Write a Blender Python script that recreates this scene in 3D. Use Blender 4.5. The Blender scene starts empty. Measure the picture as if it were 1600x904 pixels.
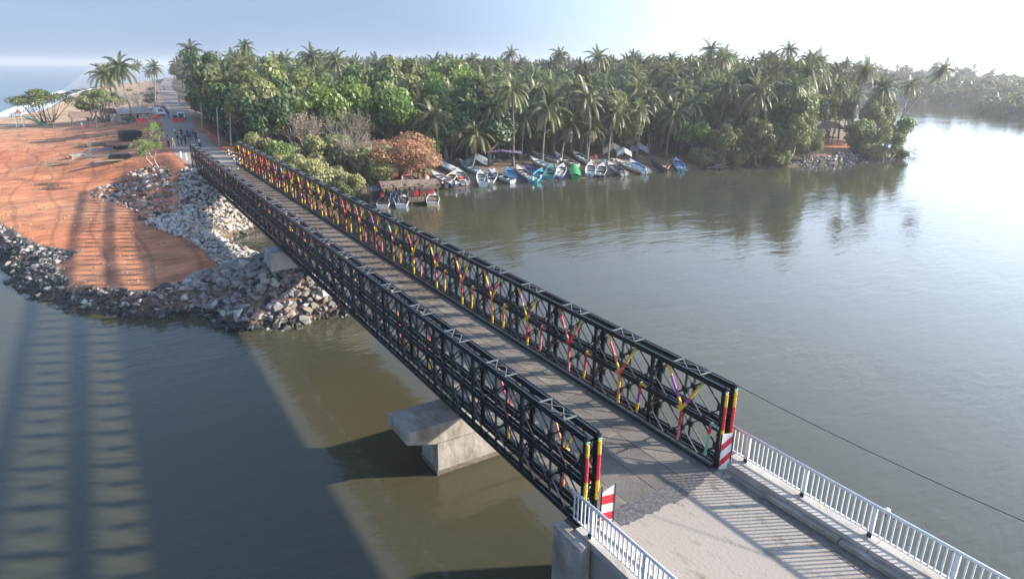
import bpy, bmesh, math, random
import numpy as np
from mathutils import Vector, Matrix, Euler, noise as mn
R = math.radians
rnd = random.Random(7)
S = bpy.context.scene
C = S.collection

# ------------------------------------------------------------------ camera
F, CAMH, PITCH, ROLL, YAW = 1021.2, 11.795, 0.32858, 0.00874, 0.56133
CX, CY = -12.368, -11.488
fw = Vector((math.sin(YAW)*math.cos(PITCH), math.cos(YAW)*math.cos(PITCH), -math.sin(PITCH)))
rt = Vector((math.cos(YAW), -math.sin(YAW), 0)); up = rt.cross(fw)
r2 = rt*math.cos(ROLL)+up*math.sin(ROLL); u2 = -rt*math.sin(ROLL)+up*math.cos(ROLL)
CAM = Vector((CX, CY, CAMH))
cd = bpy.data.cameras.new('camera'); cam = bpy.data.objects.new('camera', cd); C.objects.link(cam)
M = Matrix.Identity(4)
for i in range(3):
    M[i][0] = r2[i]; M[i][1] = u2[i]; M[i][2] = -fw[i]; M[i][3] = CAM[i]
cam.matrix_world = M
cd.sensor_width = 36; cd.lens = F/1600*36; cd.clip_start = .1; cd.clip_end = 30000
S.camera = cam
def at(px, py, z):
    d = fw+r2*((px-800)/F)-u2*((py-452)/F); t = (z-CAMH)/d.z
    return Vector((CX+d.x*t, CY+d.y*t, z))

# ------------------------------------------------------------------ sky, sun, exposure
SUN = Vector((2.15, -1.08, 1.0)).normalized()
el = math.asin(SUN.z); az = math.atan2(SUN.x, SUN.y)      # azimuth clockwise from +Y
w = bpy.data.worlds.new('World'); S.world = w; w.use_nodes = True
nt = w.node_tree; bg = nt.nodes['Background']
sk = nt.nodes.new('ShaderNodeTexSky'); sk.sky_type = 'NISHITA'; sk.sun_disc = False
sk.sun_elevation = el; sk.sun_rotation = az; sk.air_density = 1.0; sk.dust_density = 0.3; sk.ozone_density = 5.0; sk.altitude = 10
# thin high cloud veil mixed into the sky
tc = nt.nodes.new('ShaderNodeTexCoord'); mp = nt.nodes.new('ShaderNodeMapping'); mp.inputs['Scale'].default_value = (1.2, 1.2, 5)
nz = nt.nodes.new('ShaderNodeTexNoise'); nz.inputs['Scale'].default_value = 2.2; nz.inputs['Detail'].default_value = 6; nz.inputs['Roughness'].default_value = .6
cr = nt.nodes.new('ShaderNodeMapRange'); cr.inputs['From Min'].default_value = .35; cr.inputs['From Max'].default_value = .75; cr.inputs['To Min'].default_value = .97; cr.inputs['To Max'].default_value = 1.04
nt.links.new(tc.outputs['Generated'], mp.inputs['Vector']); nt.links.new(mp.outputs[0], nz.inputs['Vector']); nt.links.new(nz.outputs['Fac'], cr.inputs['Value'])
sx = nt.nodes.new('ShaderNodeSeparateXYZ'); nt.links.new(tc.outputs['Generated'], sx.inputs[0])
ev = nt.nodes.new('ShaderNodeMapRange'); ev.inputs['From Min'].default_value = 0; ev.inputs['From Max'].default_value = .95; ev.inputs['To Min'].default_value = .95; ev.inputs['To Max'].default_value = .12; ev.interpolation_type = 'SMOOTHSTEP'
nt.links.new(sx.outputs['Z'], ev.inputs['Value'])
fm = nt.nodes.new('ShaderNodeMath'); fm.operation = 'MULTIPLY'; fm.use_clamp = True; nt.links.new(ev.outputs[0], fm.inputs[0]); nt.links.new(cr.outputs[0], fm.inputs[1])
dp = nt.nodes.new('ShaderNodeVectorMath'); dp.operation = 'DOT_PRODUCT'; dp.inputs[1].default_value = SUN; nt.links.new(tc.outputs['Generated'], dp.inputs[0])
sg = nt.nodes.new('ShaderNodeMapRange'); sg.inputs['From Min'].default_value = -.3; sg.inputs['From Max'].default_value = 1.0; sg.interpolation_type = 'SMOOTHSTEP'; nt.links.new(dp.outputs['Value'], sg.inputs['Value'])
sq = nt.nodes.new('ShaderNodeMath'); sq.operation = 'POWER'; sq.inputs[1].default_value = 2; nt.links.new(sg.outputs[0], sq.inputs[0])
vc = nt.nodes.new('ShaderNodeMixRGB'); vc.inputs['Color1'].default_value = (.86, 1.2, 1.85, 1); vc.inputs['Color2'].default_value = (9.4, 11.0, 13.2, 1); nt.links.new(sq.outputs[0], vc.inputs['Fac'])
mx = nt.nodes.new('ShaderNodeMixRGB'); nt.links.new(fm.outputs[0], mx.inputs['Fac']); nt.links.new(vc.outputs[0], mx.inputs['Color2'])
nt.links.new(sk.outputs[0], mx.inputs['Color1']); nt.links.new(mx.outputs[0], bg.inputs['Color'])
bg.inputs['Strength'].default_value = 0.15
sl = bpy.data.lights.new('sun', 'SUN'); sl.energy = 5.0; sl.angle = R(1.1); sl.color = (1, .91, .78)
so = bpy.data.objects.new('sun', sl); C.objects.link(so); so.rotation_euler = SUN.to_track_quat('Z', 'Y').to_euler(); so.location = (0, 0, 60)
S.view_settings.view_transform = 'Standard'; S.view_settings.look = 'None'; S.view_settings.gamma = 1
S.view_settings.exposure = 1.28
HAZE = 0.00038

# ------------------------------------------------------------------ materials
def mat(name, col, rough=.7, var=.25, scale=3.0, bump=0.0, metal=0.0, col2=None, bscale=None, ior=None, trans=0.0, objvar=0.0, spec=None):
    m = bpy.data.materials.new(name); m.use_nodes = True; n = m.node_tree; L = n.links; b = n.nodes['Principled BSDF']
    b.inputs['Roughness'].default_value = rough; b.inputs['Metallic'].default_value = metal
    if ior: b.inputs['IOR'].default_value = ior
    if spec is not None: b.inputs['Specular IOR Level'].default_value = spec
    t = n.nodes.new('ShaderNodeTexCoord'); z = n.nodes.new('ShaderNodeTexNoise'); z.inputs['Scale'].default_value = scale; z.inputs['Detail'].default_value = 6
    L.new(t.outputs['Object'], z.inputs['Vector'])
    mr = n.nodes.new('ShaderNodeMapRange'); mr.inputs['From Min'].default_value = .3; mr.inputs['From Max'].default_value = .7
    L.new(z.outputs['Fac'], mr.inputs['Value'])
    mxx = n.nodes.new('ShaderNodeMixRGB')
    c2 = col2 if col2 else tuple(c*(1-var) for c in col)
    mxx.inputs['Color1'].default_value = (*c2, 1); mxx.inputs['Color2'].default_value = (*[min(1, c*(1+(0 if col2 else var*.6))) for c in col], 1)
    L.new(mr.outputs[0], mxx.inputs['Fac'])
    out = mxx.outputs[0]
    if objvar:
        oi = n.nodes.new('ShaderNodeObjectInfo'); h = n.nodes.new('ShaderNodeHueSaturation')
        a = n.nodes.new('ShaderNodeMapRange'); a.inputs['To Min'].default_value = .5-.04*objvar; a.inputs['To Max'].default_value = .5+.03*objvar
        v = n.nodes.new('ShaderNodeMapRange'); v.inputs['To Min'].default_value = 1-.45*objvar; v.inputs['To Max'].default_value = 1+.5*objvar
        ml = n.nodes.new('ShaderNodeMath'); ml.operation = 'MULTIPLY'; ml.inputs[1].default_value = 7.31
        fr = n.nodes.new('ShaderNodeMath'); fr.operation = 'FRACT'
        L.new(oi.outputs['Random'], a.inputs['Value']); L.new(oi.outputs['Random'], ml.inputs[0]); L.new(ml.outputs[0], fr.inputs[0]); L.new(fr.outputs[0], v.inputs['Value'])
        L.new(a.outputs[0], h.inputs['Hue']); L.new(v.outputs[0], h.inputs['Value']); L.new(out, h.inputs['Color']); out = h.outputs[0]
    L.new(out, b.inputs['Base Color'])
    if bump:
        z2 = n.nodes.new('ShaderNodeTexNoise'); z2.inputs['Scale'].default_value = bscale or scale*4; z2.inputs['Detail'].default_value = 8
        L.new(t.outputs['Object'], z2.inputs['Vector']); bp = n.nodes.new('ShaderNodeBump'); bp.inputs['Strength'].default_value = bump
        bp.inputs['Distance'].default_value = .05; L.new(z2.outputs['Fac'], bp.inputs['Height']); L.new(bp.outputs[0], b.inputs['Normal'])
    if trans:
        tr = n.nodes.new('ShaderNodeBsdfTranslucent'); ms = n.nodes.new('ShaderNodeMixShader'); ms.inputs[0].default_value = trans
        L.new(out, tr.inputs['Color']); L.new(b.outputs[0], ms.inputs[1]); L.new(tr.outputs[0], ms.inputs[2])
        L.new(ms.outputs[0], n.nodes['Material Output'].inputs['Surface'])
    return m
MT = {}
MT['steel'] = mat('green_black_steel', (.009, .013, .018), .26, .4, 2, .1, .0)
MT['steel_edge'] = mat('galvanised_steel', (.17, .175, .17), .45, .3, 5)
MT['deck'] = mat('worn_steel_deck', (.2, .18, .148), .7, .35, .9, .35, bscale=14)
MT['kerb_steel'] = mat('dark_kerb_steel', (.02, .026, .03), .5, .4, 2)
MT['concrete'] = mat('pale_concrete', (.4, .37, .33), .9, .22, .8, .3, bscale=10)
MT['concrete_road'] = mat('road_concrete', (.29, .25, .21), .9, .2, .5, .22, bscale=12, col2=(.3, .265, .225))
def stains(m, sc, lo, hi, k):
    n = m.node_tree; L = n.links; b = n.nodes['Principled BSDF']; src = b.inputs['Base Color'].links[0].from_socket
    g_ = n.nodes.new('ShaderNodeNewGeometry'); z_ = n.nodes.new('ShaderNodeTexNoise'); z_.inputs['Scale'].default_value = sc; z_.inputs['Detail'].default_value = 7; z_.inputs['Roughness'].default_value = .65
    mp_ = n.nodes.new('ShaderNodeMapping'); mp_.inputs['Scale'].default_value = (1.6, .7, .5); L.new(g_.outputs['Position'], mp_.inputs[0]); L.new(mp_.outputs[0], z_.inputs['Vector'])
    r_ = n.nodes.new('ShaderNodeMapRange'); r_.inputs['From Min'].default_value = lo; r_.inputs['From Max'].default_value = hi; r_.inputs['To Min'].default_value = 0; r_.inputs['To Max'].default_value = k; L.new(z_.outputs['Fac'], r_.inputs['Value'])
    x_ = n.nodes.new('ShaderNodeMixRGB'); x_.blend_type = 'MULTIPLY'; x_.inputs['Color2'].default_value = (.5, .42, .34, 1); L.new(r_.outputs[0], x_.inputs['Fac']); L.new(src, x_.inputs['Color1']); L.new(x_.outputs[0], b.inputs['Base Color'])
stains(MT['concrete_road'], 1.1, .54, .66, .75); stains(MT['concrete'], 1.6, .5, .7, .6); stains(MT['deck'], .9, .45, .65, .7)
MT['old_concrete'] = mat('weathered_concrete', (.42, .38, .34), .95, .4, 1.3, .5, col2=(.26, .225, .19))
stains(MT['old_concrete'], 1.4, .46, .66, .7)
MT['patch'] = mat('asphalt_patch', (.12, .11, .115), .95, .5, 9, .8, bscale=40)
MT['asphalt'] = mat('worn_asphalt', (.29, .23, .18), .95, .3, .25, .2, col2=(.21, .185, .165))
MT['stain'] = mat('road_stain', (.34, .3, .25), .95, .3, 3)
MT['dust'] = mat('road_dust', (.33, .26, .2), .95, .3, 3)
MT['white'] = mat('white_paint', (.74, .75, .74), .5, .12, 6)
MT['black'] = mat('black_paint', (.02, .02, .022), .6, .2, 6)
MT['red'] = mat('red_paint', (.62, .03, .035), .45, .15, 6)
RB = {'y': (.85, .5, .03), 'r': (.65, .03, .04), 'o': (.8, .2, .08), 'p': (.3, .05, .35), 'g': (.25, .55, .38), 'k': (.75, .22, .2), 'l': (.4, .55, .08)}
for k, c in RB.items(): MT['rb_'+k] = mat('ribbon_'+{'y':'yellow','r':'red','o':'orange','p':'purple','g':'mint','k':'coral','l':'lime'}[k], c, .45, .25, 20, .5, bscale=40)
MT['rock'] = mat('grey_granite', (.42, .4, .37), .9, .35, 2, .5, objvar=.8, col2=(.2, .19, .185))
MT['rock_warm'] = mat('tan_granite', (.42, .34, .27), .9, .35, 2, .5, objvar=.7, col2=(.27, .2, .16))
MT['rock_dark'] = mat('wet_dark_rock', (.06, .058, .055), .6, .4, 2, .5, objvar=.9)
MT['trunk'] = mat('palm_bark', (.2, .175, .145), .95, .35, 4, .5)
MT['bark'] = mat('grey_bark', (.2, .17, .14), .95, .35, 4, .5)
MT['twig'] = mat('dry_twig', (.34, .28, .23), .95, .3, 4)
MT['frond'] = mat('palm_frond', (.18, .185, .075), .42, .45, 1.2, 0, trans=.38, objvar=.9, col2=(.085, .115, .04))
MT['frond_dry'] = mat('dry_palm_frond', (.33, .26, .16), .7, .3, 1.5, 0, trans=.2, objvar=.6)
MT['leaf_dark'] = mat('dark_green_leaf', (.07, .12, .035), .5, .4, .9, 0, trans=.2, objvar=.8)
MT['leaf_mid'] = mat('green_leaf', (.15, .19, .05), .5, .4, .9, 0, trans=.35, objvar=.8)
MT['leaf_bright'] = mat('fresh_green_leaf', (.17, .25, .045), .5, .35, .9, 0, trans=.38, objvar=.3)
MT['leaf_olive'] = mat('olive_leaf', (.2, .22, .08), .6, .35, .9, 0, trans=.35, objvar=.6)
MT['leaf_scrub'] = mat('scrub_leaf', (.3, .29, .12), .6, .3, .9, 0, trans=.3, objvar=.4)
MT['leaf_rust'] = mat('rusty_leaf', (.46, .19, .12), .6, .4, .9, 0, trans=.35, col2=(.36, .2, .1))
MT['leaf_dry'] = mat('dry_grey_leaf', (.33, .27, .2), .8, .35, .9, 0, trans=.2, objvar=.4)
MT['thatch'] = mat('thatch', (.19, .135, .095), .95, .4, 6, .8)
MT['wood'] = mat('grey_wood', (.17, .13, .095), .9, .4, 4, .4)
MT['wood_red'] = mat('red_brown_boards', (.2, .09, .06), .85, .4, 4, .4)
MT['glass'] = mat('dark_glass', (.02, .025, .03), .1, .1, 2)
MT['rubber'] = mat('rubber', (.02, .02, .02), .8, .1, 2)
MT['skin'] = mat('brown_skin', (.2, .11, .07), .6, .1, 5)
MT['hair'] = mat('black_hair', (.012, .01, .01), .6, .1, 5)
MT['tarp_dark'] = mat('dark_blue_tarp', (.03, .04, .07), .6, .3, 3, .4)
MT['foam'] = mat('sea_foam', (.85, .87, .88), .7, .08, .5, .8, bscale=2)
def colmat(name, c, rough=.45, var=.2): 
    k = 'c_'+name
    if k not in MT: MT[k] = mat(name, c, rough, var, 2.5)
    return MT[k]

# water
def water(name, col, col2, rough, bscale, bump, dist):
    m = bpy.data.materials.new(name); m.use_nodes = True; n = m.node_tree; L = n.links; b = n.nodes['Principled BSDF']
    b.inputs['Roughness'].default_value = rough; b.inputs['IOR'].default_value = 1.4
    g = n.nodes.new('ShaderNodeNewGeometry')
    a = n.nodes.new('ShaderNodeTexNoise'); a.inputs['Scale'].default_value = .035; a.inputs['Detail'].default_value = 4
    L.new(g.outputs['Position'], a.inputs['Vector'])
    mr = n.nodes.new('ShaderNodeMapRange'); mr.inputs['From Min'].default_value = .35; mr.inputs['From Max'].default_value = .65
    mm = n.nodes.new('ShaderNodeMixRGB'); mm.inputs['Color1'].default_value = (*col, 1); mm.inputs['Color2'].default_value = (*col2, 1)
    L.new(a.outputs['Fac'], mr.inputs['Value']); L.new(mr.outputs[0], mm.inputs['Fac']); L.new(mm.outputs[0], b.inputs['Base Color'])
    # wind patches: calm and rippled areas
    wp = n.nodes.new('ShaderNodeTexNoise'); wp.inputs['Scale'].default_value = .045; wp.inputs['Detail'].default_value = 3; wm = n.nodes.new('ShaderNodeMapping'); wm.inputs['Scale'].default_value = (1, 2.2, 1); wm.inputs['Rotation'].default_value = (0, 0, .4)
    L.new(g.outputs['Position'], wm.inputs['Vector']); L.new(wm.outputs[0], wp.inputs['Vector']); wr = n.nodes.new('ShaderNodeMapRange'); wr.inputs['From Min'].default_value = .4; wr.inputs['From Max'].default_value = .62; wr.inputs['To Min'].default_value = .45; wr.inputs['To Max'].default_value = 1.0; L.new(wp.outputs['Fac'], wr.inputs['Value'])
    last = None
    for (sc, rz, st, dd) in ((bscale, .5, bump, dist), (bscale*.22, .2, bump*.8, dist*3.2), (bscale*3.2, .9, bump*.5, dist*.28)):
        mp = n.nodes.new('ShaderNodeMapping'); mp.inputs['Rotation'].default_value = (0, 0, rz); mp.inputs['Scale'].default_value = (1, 2.4, 1)
        L.new(g.outputs['Position'], mp.inputs['Vector'])
        z = n.nodes.new('ShaderNodeTexNoise'); z.inputs['Scale'].default_value = sc; z.inputs['Detail'].default_value = 3; z.inputs['Distortion'].default_value = .6
        L.new(mp.outputs[0], z.inputs['Vector'])
        bp = n.nodes.new('ShaderNodeBump'); bp.inputs['Strength'].default_value = st; bp.inputs['Distance'].default_value = dd
        wk = n.nodes.new('ShaderNodeMath'); wk.operation = 'MULTIPLY'; wk.inputs[1].default_value = st; L.new(wr.outputs[0], wk.inputs[0]); L.new(wk.outputs[0], bp.inputs['Strength'])
        L.new(z.outputs['Fac'], bp.inputs['Height'])
        if last: L.new(last.outputs[0], bp.inputs['Normal'])
        last = bp
    L.new(last.outputs[0], b.inputs['Normal'])
    return m
MT['river'] = water('silty_river_water', (.064, .057, .03), (.046, .05, .038), .035, .85, .55, .05)
MT['sea'] = water('sea_water', (.05, .1, .14), (.06, .13, .16), .12, .3, .6, .25)

# ------------------------------------------------------------------ mesh helpers
class MB:
    def __init__(s): s.v = []; s.f = []; s.m = []
    def quad(s, a, b, c, d, mi=0):
        n = len(s.v); s.v += [tuple(a), tuple(b), tuple(c), tuple(d)]; s.f.append((n, n+1, n+2, n+3)); s.m.append(mi)
    def tri(s, a, b, c, mi=0):
        n = len(s.v); s.v += [tuple(a), tuple(b), tuple(c)]; s.f.append((n, n+1, n+2)); s.m.append(mi)
    def box(s, x0, x1, y0, y1, z0, z1, mi=0, Mx=None):
        n = len(s.v); P = [Vector((x, y, z)) for z in (z0, z1) for y in (y0, y1) for x in (x0, x1)]
        if Mx: P = [Mx @ p for p in P]
        s.v += [tuple(p) for p in P]
        for q in ((0, 2, 3, 1), (4, 5, 7, 6), (0, 1, 5, 4), (2, 6, 7, 3), (0, 4, 6, 2), (1, 3, 7, 5)):
            s.f.append(tuple(n+i for i in q)); s.m.append(mi)
    def bar(s, a, b, w, h=None, mi=0, upv=(0, 0, 1)):
        a = Vector(a); b = Vector(b); h = h or w; d = b-a; l = d.length
        if l < 1e-6: return
        d.normalize(); u = Vector(upv)
        if abs(d.dot(u)) > .98: u = Vector((1, 0, 0))
        sd = d.cross(u).normalized(); u = sd.cross(d)
        Mx = Matrix.Identity(4)
        for i in range(3): Mx[i][0] = d[i]; Mx[i][1] = sd[i]; Mx[i][2] = u[i]; Mx[i][3] = a[i]
        s.box(0, l, -w/2, w/2, -h/2, h/2, mi, Mx)
    def tube(s, pts, rs, n=6, mi=0, cap=True):
        pts = [Vector(p) for p in pts]; rings = []
        for i, p in enumerate(pts):
            d = (pts[min(i+1, len(pts)-1)]-pts[max(i-1, 0)]).normalized()
            u = Vector((0, 0, 1)) if abs(d.z) < .9 else Vector((1, 0, 0))
            a = d.cross(u).normalized(); b = d.cross(a)
            k = len(s.v)
            r = rs[i] if hasattr(rs, '__len__') else rs
            for j in range(n):
                t = 2*math.pi*j/n; s.v.append(tuple(p+a*(r*math.cos(t))+b*(r*math.sin(t))))
            rings.append(k)
        for i in range(len(rings)-1):
            for j in range(n):
                s.f.append((rings[i]+j, rings[i]+(j+1) % n, rings[i+1]+(j+1) % n, rings[i+1]+j)); s.m.append(mi)
        if cap:
            s.f.append(tuple(rings[0]+j for j in range(n))[::-1]); s.m.append(mi)
            s.f.append(tuple(rings[-1]+j for j in range(n))); s.m.append(mi)
    def loft(s, rings, mi=0, close=True, cap=False):
        k = [];
        for r in rings: k.append(len(s.v)); s.v += [tuple(p) for p in r]
        n = len(rings[0])
        for i in range(len(k)-1):
            for j in range(n if close else n-1):
                s.f.append((k[i]+j, k[i]+(j+1) % n, k[i+1]+(j+1) % n, k[i+1]+j)); s.m.append(mi)
        if cap:
            s.f.append(tuple(k[0]+j for j in range(n))[::-1]); s.m.append(mi); s.f.append(tuple(k[-1]+j for j in range(n))); s.m.append(mi)
    def mesh(s, name, mats, smooth=False):
        me = bpy.data.meshes.new(name); me.from_pydata(s.v, [], s.f)
        if not isinstance(mats, (list, tuple)): mats = [mats]
        for m in mats: me.materials.append(MT[m] if isinstance(m, str) else m)
        if len(mats) > 1: me.polygons.foreach_set('material_index', s.m)
        if smooth: me.polygons.foreach_set('use_smooth', [True]*len(me.polygons))
        me.update(); return me
    def build(s, name, mats, parent=None, smooth=False, loc=None):
        return ob(name, s.mesh(name, mats, smooth), parent, loc)
def ob(name, me, parent=None, loc=None, rz=0, sc=1):
    o = bpy.data.objects.new(name, me); C.objects.link(o); o.parent = parent
    if loc is not None: o.location = loc
    if rz: o.rotation_euler = (0, 0, rz)
    if sc != 1: o.scale = (sc, sc, sc) if not hasattr(sc, '__len__') else sc
    return o
def tag(o, label=None, cat=None, group=None, kind=None):
    if label: o['label'] = label
    if cat: o['category'] = cat
    if group: o['group'] = group
    if kind: o['kind'] = kind
    return o
def empty(name, loc, label, cat, group=None, rz=0, sc=1):
    o = ob(name, None, None, loc, rz, sc); o.empty_display_size = .3
    return tag(o, label, cat, group)
def copy_tree(o, parent=None):
    c = o.copy(); C.objects.link(c); c.parent = parent
    for ch in list(o.children): copy_tree(ch, c)
    return c
ORD = ['first', 'second', 'third', 'fourth', 'fifth', 'sixth', 'seventh', 'eighth', 'ninth', 'tenth', 'eleventh', 'twelfth', 'thirteenth', 'fourteenth', 'fifteenth', 'sixteenth', 'seventeenth', 'eighteenth', 'nineteenth', 'twentieth', 'twenty-first', 'twenty-second', 'twenty-third', 'twenty-fourth', 'twenty-fifth', 'twenty-sixth']

# ------------------------------------------------------------------ terrain
WZ = -4.5
P1 = [(-150, 90), (-60, 84), (-32, 74), (-21.2, 59.9), (-18.6, 47.2), (-15.8, 40.7), (-12.4, 37.1), (-8.6, 35.8), (-6.7, 31.6), (-4, 29.9), (-.4, 29.9), (3, 31), (5.5, 35), (4.5, 40), (1, 44.5), (-1.3, 46.6), (-2.4, 50.9), (-2.9, 55.7), (-.5, 58), (3, 60), (8, 61.5), (12.6, 62), (17, 62.4), (22, 66), (27.2, 70.1), (32.8, 71), (45.5, 69.8), (56.5, 67.9), (72.5, 66.8), (79.2, 65.7), (91.1, 59.5), (104.7, 58.1), (121.6, 59.2), (128, 66), (150, 82), (200, 114), (240, 158), (262, 230), (265, 290), (300, 235), (345, 155), (380, 120), (340, 138), (313, 132), (290, 118), (271, 96), (235, 40), (250, -40), (700, -300), (6500, -1200), (6500, 7000), (900, 7000), (110, 1079), (55, 784), (22, 618), (-6.4, 502), (-18.9, 370), (-25.4, 250), (-33.7, 219), (-80, 204), (-150, 200)]
RC = [(0, 76), (-.3, 91), (1.6, 131), (7.7, 196), (14.7, 280), (24.6, 402), (50, 639), (120, 1000)]
def segdist(X, Y, P, closed):
    D = np.full(X.shape, 1e9); n = len(P)
    for i in range(n if closed else n-1):
        ax, ay = P[i]; bx, by = P[(i+1) % n]; dx, dy = bx-ax, by-ay
        t = np.clip(((X-ax)*dx+(Y-ay)*dy)/(dx*dx+dy*dy), 0, 1)
        D = np.minimum(D, np.hypot(X-ax-t*dx, Y-ay-t*dy))
    return D
def inside(X, Y, P):
    I = np.zeros(X.shape, bool); n = len(P)
    for i in range(n):
        ax, ay = P[i]; bx, by = P[(i+1) % n]
        c = ((ay > Y) != (by > Y)); 
        with np.errstate(divide='ignore', invalid='ignore'): xx = (bx-ax)*(Y-ay)/(by-ay+1e-12)+ax
        I ^= (c & (X < xx))
    return I
def sdf(X, Y):
    D = segdist(X, Y, P1, True); return np.where(inside(X, Y, P1), D, -D)
def sm(a, b, x): t = np.clip((x-a)/(b-a), 0, 1); return t*t*(3-2*t)
def wob(X, Y, s, ph=0): return (np.sin(X*s+1.3*np.sin(Y*s*.7+ph)+ph)+np.sin(Y*s*1.13+1.7*np.sin(X*s*.6)+2*ph))*.5
def height(X, Y):
    X = np.asarray(X, float); Y = np.asarray(Y, float)
    d = sdf(X, Y)+.5*wob(X, Y, .9)+.25*wob(X, Y, 2.3, 2)
    rd = segdist(X, Y, RC, False)
    left = 1-sm(6, 14, X-np.clip(Y-80, 0, 1e4)*.06)            # sand side
    zl = WZ+np.clip(d*.62, -3, 1.05)+np.clip(Y-52, 0, 60)*.018+np.clip(d-2, 0, 400)*.002+.05*wob(X, Y, .8, 1)
    zr = WZ+np.clip(d*.16, -3, 1.9)+np.clip(d-12, 0, 100)*.006+.12*wob(X, Y, .5, 3)
    z = zl*left+zr*(1-left)
    # bare bank below the rock revetment on the right point
    rev = np.exp(-((X-112)/16)**2); z = np.maximum(z, (WZ+np.clip(d*.7, -3, 2.1))*1)*rev+z*(1-rev)
    # mound of rock round the second pier
    mo = 2.5*np.exp(-(((X+1)/6)**2+((Y-36)/3.8)**2)); z = np.where(d > -1, z+mo*sm(-.5, 3, d), z)
    # embankment of the road and its cone at the bridge end
    sl_ = .42-.3*sm(84, 100, Y)*(X < 6); e = -(rd-4.1)*sl_-.02; e = np.where(rd < 4.1, -.02, e)+.12*wob(X, Y, 1.1, 5)*sm(4.1, 7, rd)
    z = np.where(d > -6, np.maximum(z, np.minimum(e, -.02)), z)
    return z
def H(x, y): return float(height(np.array([x]), np.array([y]))[0])
def axis(segs):
    out = []
    for a, b, s in segs: out += list(np.arange(a, b, s))
    return np.array(out+[segs[-1][1]])
xs = axis([(-160, -60, 12), (-60, -26, 2.5), (-26, 8, .45), (8, 35, .8), (35, 132, 1.2), (132, 380, 9), (380, 1400, 60), (1400, 6500, 500)])
ys = axis([(-320, -40, 40), (-40, 20, 10), (20, 27, 2), (27, 92, .45), (92, 150, 1.5), (150, 420, 7), (420, 1400, 40), (1400, 7000, 500)])
GX, GY = np.meshgrid(xs, ys); GZ = height(GX, GY)
GD = sdf(GX, GY); GR = segdist(GX, GY, RC, False)
ny, nx = GX.shape
idx = np.arange(nx*ny).reshape(ny, nx)
q = np.stack([idx[:-1, :-1], idx[:-1, 1:], idx[1:, 1:], idx[1:, :-1]], -1).reshape(-1, 4)
keep = (GZ.reshape(-1)[q].max(1) > WZ-1.2)
q = q[keep]
me = bpy.data.meshes.new('ground')
V = np.stack([GX, GY, GZ], -1).reshape(-1, 3)
used = np.unique(q); remap = -np.ones(len(V), int); remap[used] = np.arange(len(used))
me.from_pydata(V[used].tolist(), [], remap[q].tolist())
me.polygons.foreach_set('use_smooth', [True]*len(me.polygons))
# albedo by place: red laterite fill, tan beach, forest litter, dark wet bank
red = np.array([.47, .145, .055]); tan = np.array([.45, .29, .17]); litter = np.array([.07, .055, .035]); bank = np.array([.2, .13, .08]); wet = np.array([.07, .055, .035])
left = 1-sm(4, 9, GX-np.clip(GY-80, 0, 1e4)*.055)
nf = (.5+.5*wob(GX, GY, .17, 4))[..., None]
colL = red*(1-nf*.35)+tan*nf*.35
bt = sm(138, 190, GY+12*wob(GX, GY, .1))[..., None]; colL = colL*(1-bt)+(tan*1.0)*bt
ed = (sm(14, 3, GD)*sm(15, 22, GX)*(1-.8*sm(76, 82, GX)*(1-sm(98, 104, GX))))[..., None]
ed = ed*(GX < 190)[..., None]; colR = litter*(1-ed)+bank*ed; fg = (GX > 190)[..., None]*1.0; colR = colR*(1-fg)+np.array([.04, .055, .03])*fg
rr = np.exp(-((GX-113)/9)**2)*sm(14, 8, GD); colR = colR*(1-rr[..., None])+red*.95*rr[..., None]
gl = left[..., None]; col = colL*gl+colR*(1-gl)
ZONES = [[(-10, 34), (-6.7, 30), (-4, 28.5), (-.4, 28.5), (4, 29.5), (7, 34), (5, 41), (1, 45), (-2.5, 43.5), (-5.5, 41.8), (-8.5, 39.9)], [(-9.5, 34), (-12.4, 35.5), (-16.4, 39), (-20.5, 46.5), (-22.5, 60), (-34.5, 74), (-32, 80), (-22.3, 71), (-18, 57.6), (-15, 53.3), (-16.3, 49.1), (-15.2, 42.8), (-11.1, 39), (-8.3, 39.8)], [(-5.5, 43), (-3.6, 42), (1, 45), (3, 62), (3, 72), (-4.5, 75), (-6, 66), (-9.8, 62), (-6.5, 52.5)], [(92, 58), (104, 56), (123, 58), (127, 62), (119, 62.3), (104, 61), (92, 61.5)]]
zi = np.zeros(GX.shape)
for z_ in ZONES: zi = np.maximum(zi, inside(GX, GY, z_)*1.0)
zi = zi[..., None]; col = col*(1-zi*.85)+np.array([.1, .085, .07])*zi*.85
ws = sm(WZ+.45, WZ+.1, GZ)[..., None]; col = col*(1-ws)+(wet*gl+bank*.6*(1-gl))*ws
ca = me.color_attributes.new('albedo', 'FLOAT_COLOR', 'POINT')
ca.data.foreach_set('color', np.concatenate([col, np.ones(col.shape[:2]+(1,))], -1).reshape(-1, 4)[used].reshape(-1))
gm = bpy.data.materials.new('earth'); gm.use_nodes = True; n = gm.node_tree; L = n.links; b = n.nodes['Principled BSDF']; b.inputs['Roughness'].default_value = .95
at_ = n.nodes.new('ShaderNodeAttribute'); at_.attribute_name = 'albedo'
g = n.nodes.new('ShaderNodeNewGeometry')
def noi(sc, det, mapping=None):
    z = n.nodes.new('ShaderNodeTexNoise'); z.inputs['Scale'].default_value = sc; z.inputs['Detail'].default_value = det
    if mapping:
        mp = n.nodes.new('ShaderNodeMapping'); mp.inputs['Rotation'].default_value = (0, 0, mapping[0]); mp.inputs['Scale'].default_value = mapping[1]
        L.new(g.outputs['Position'], mp.inputs['Vector']); L.new(mp.outputs[0], z.inputs['Vector'])
    else: L.new(g.outputs['Position'], z.inputs['Vector'])
    return z
z1 = noi(.35, 8); z2 = noi(.9, 6, (.3, (.5, 1.7, 1))); z3 = noi(9, 6)
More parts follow.
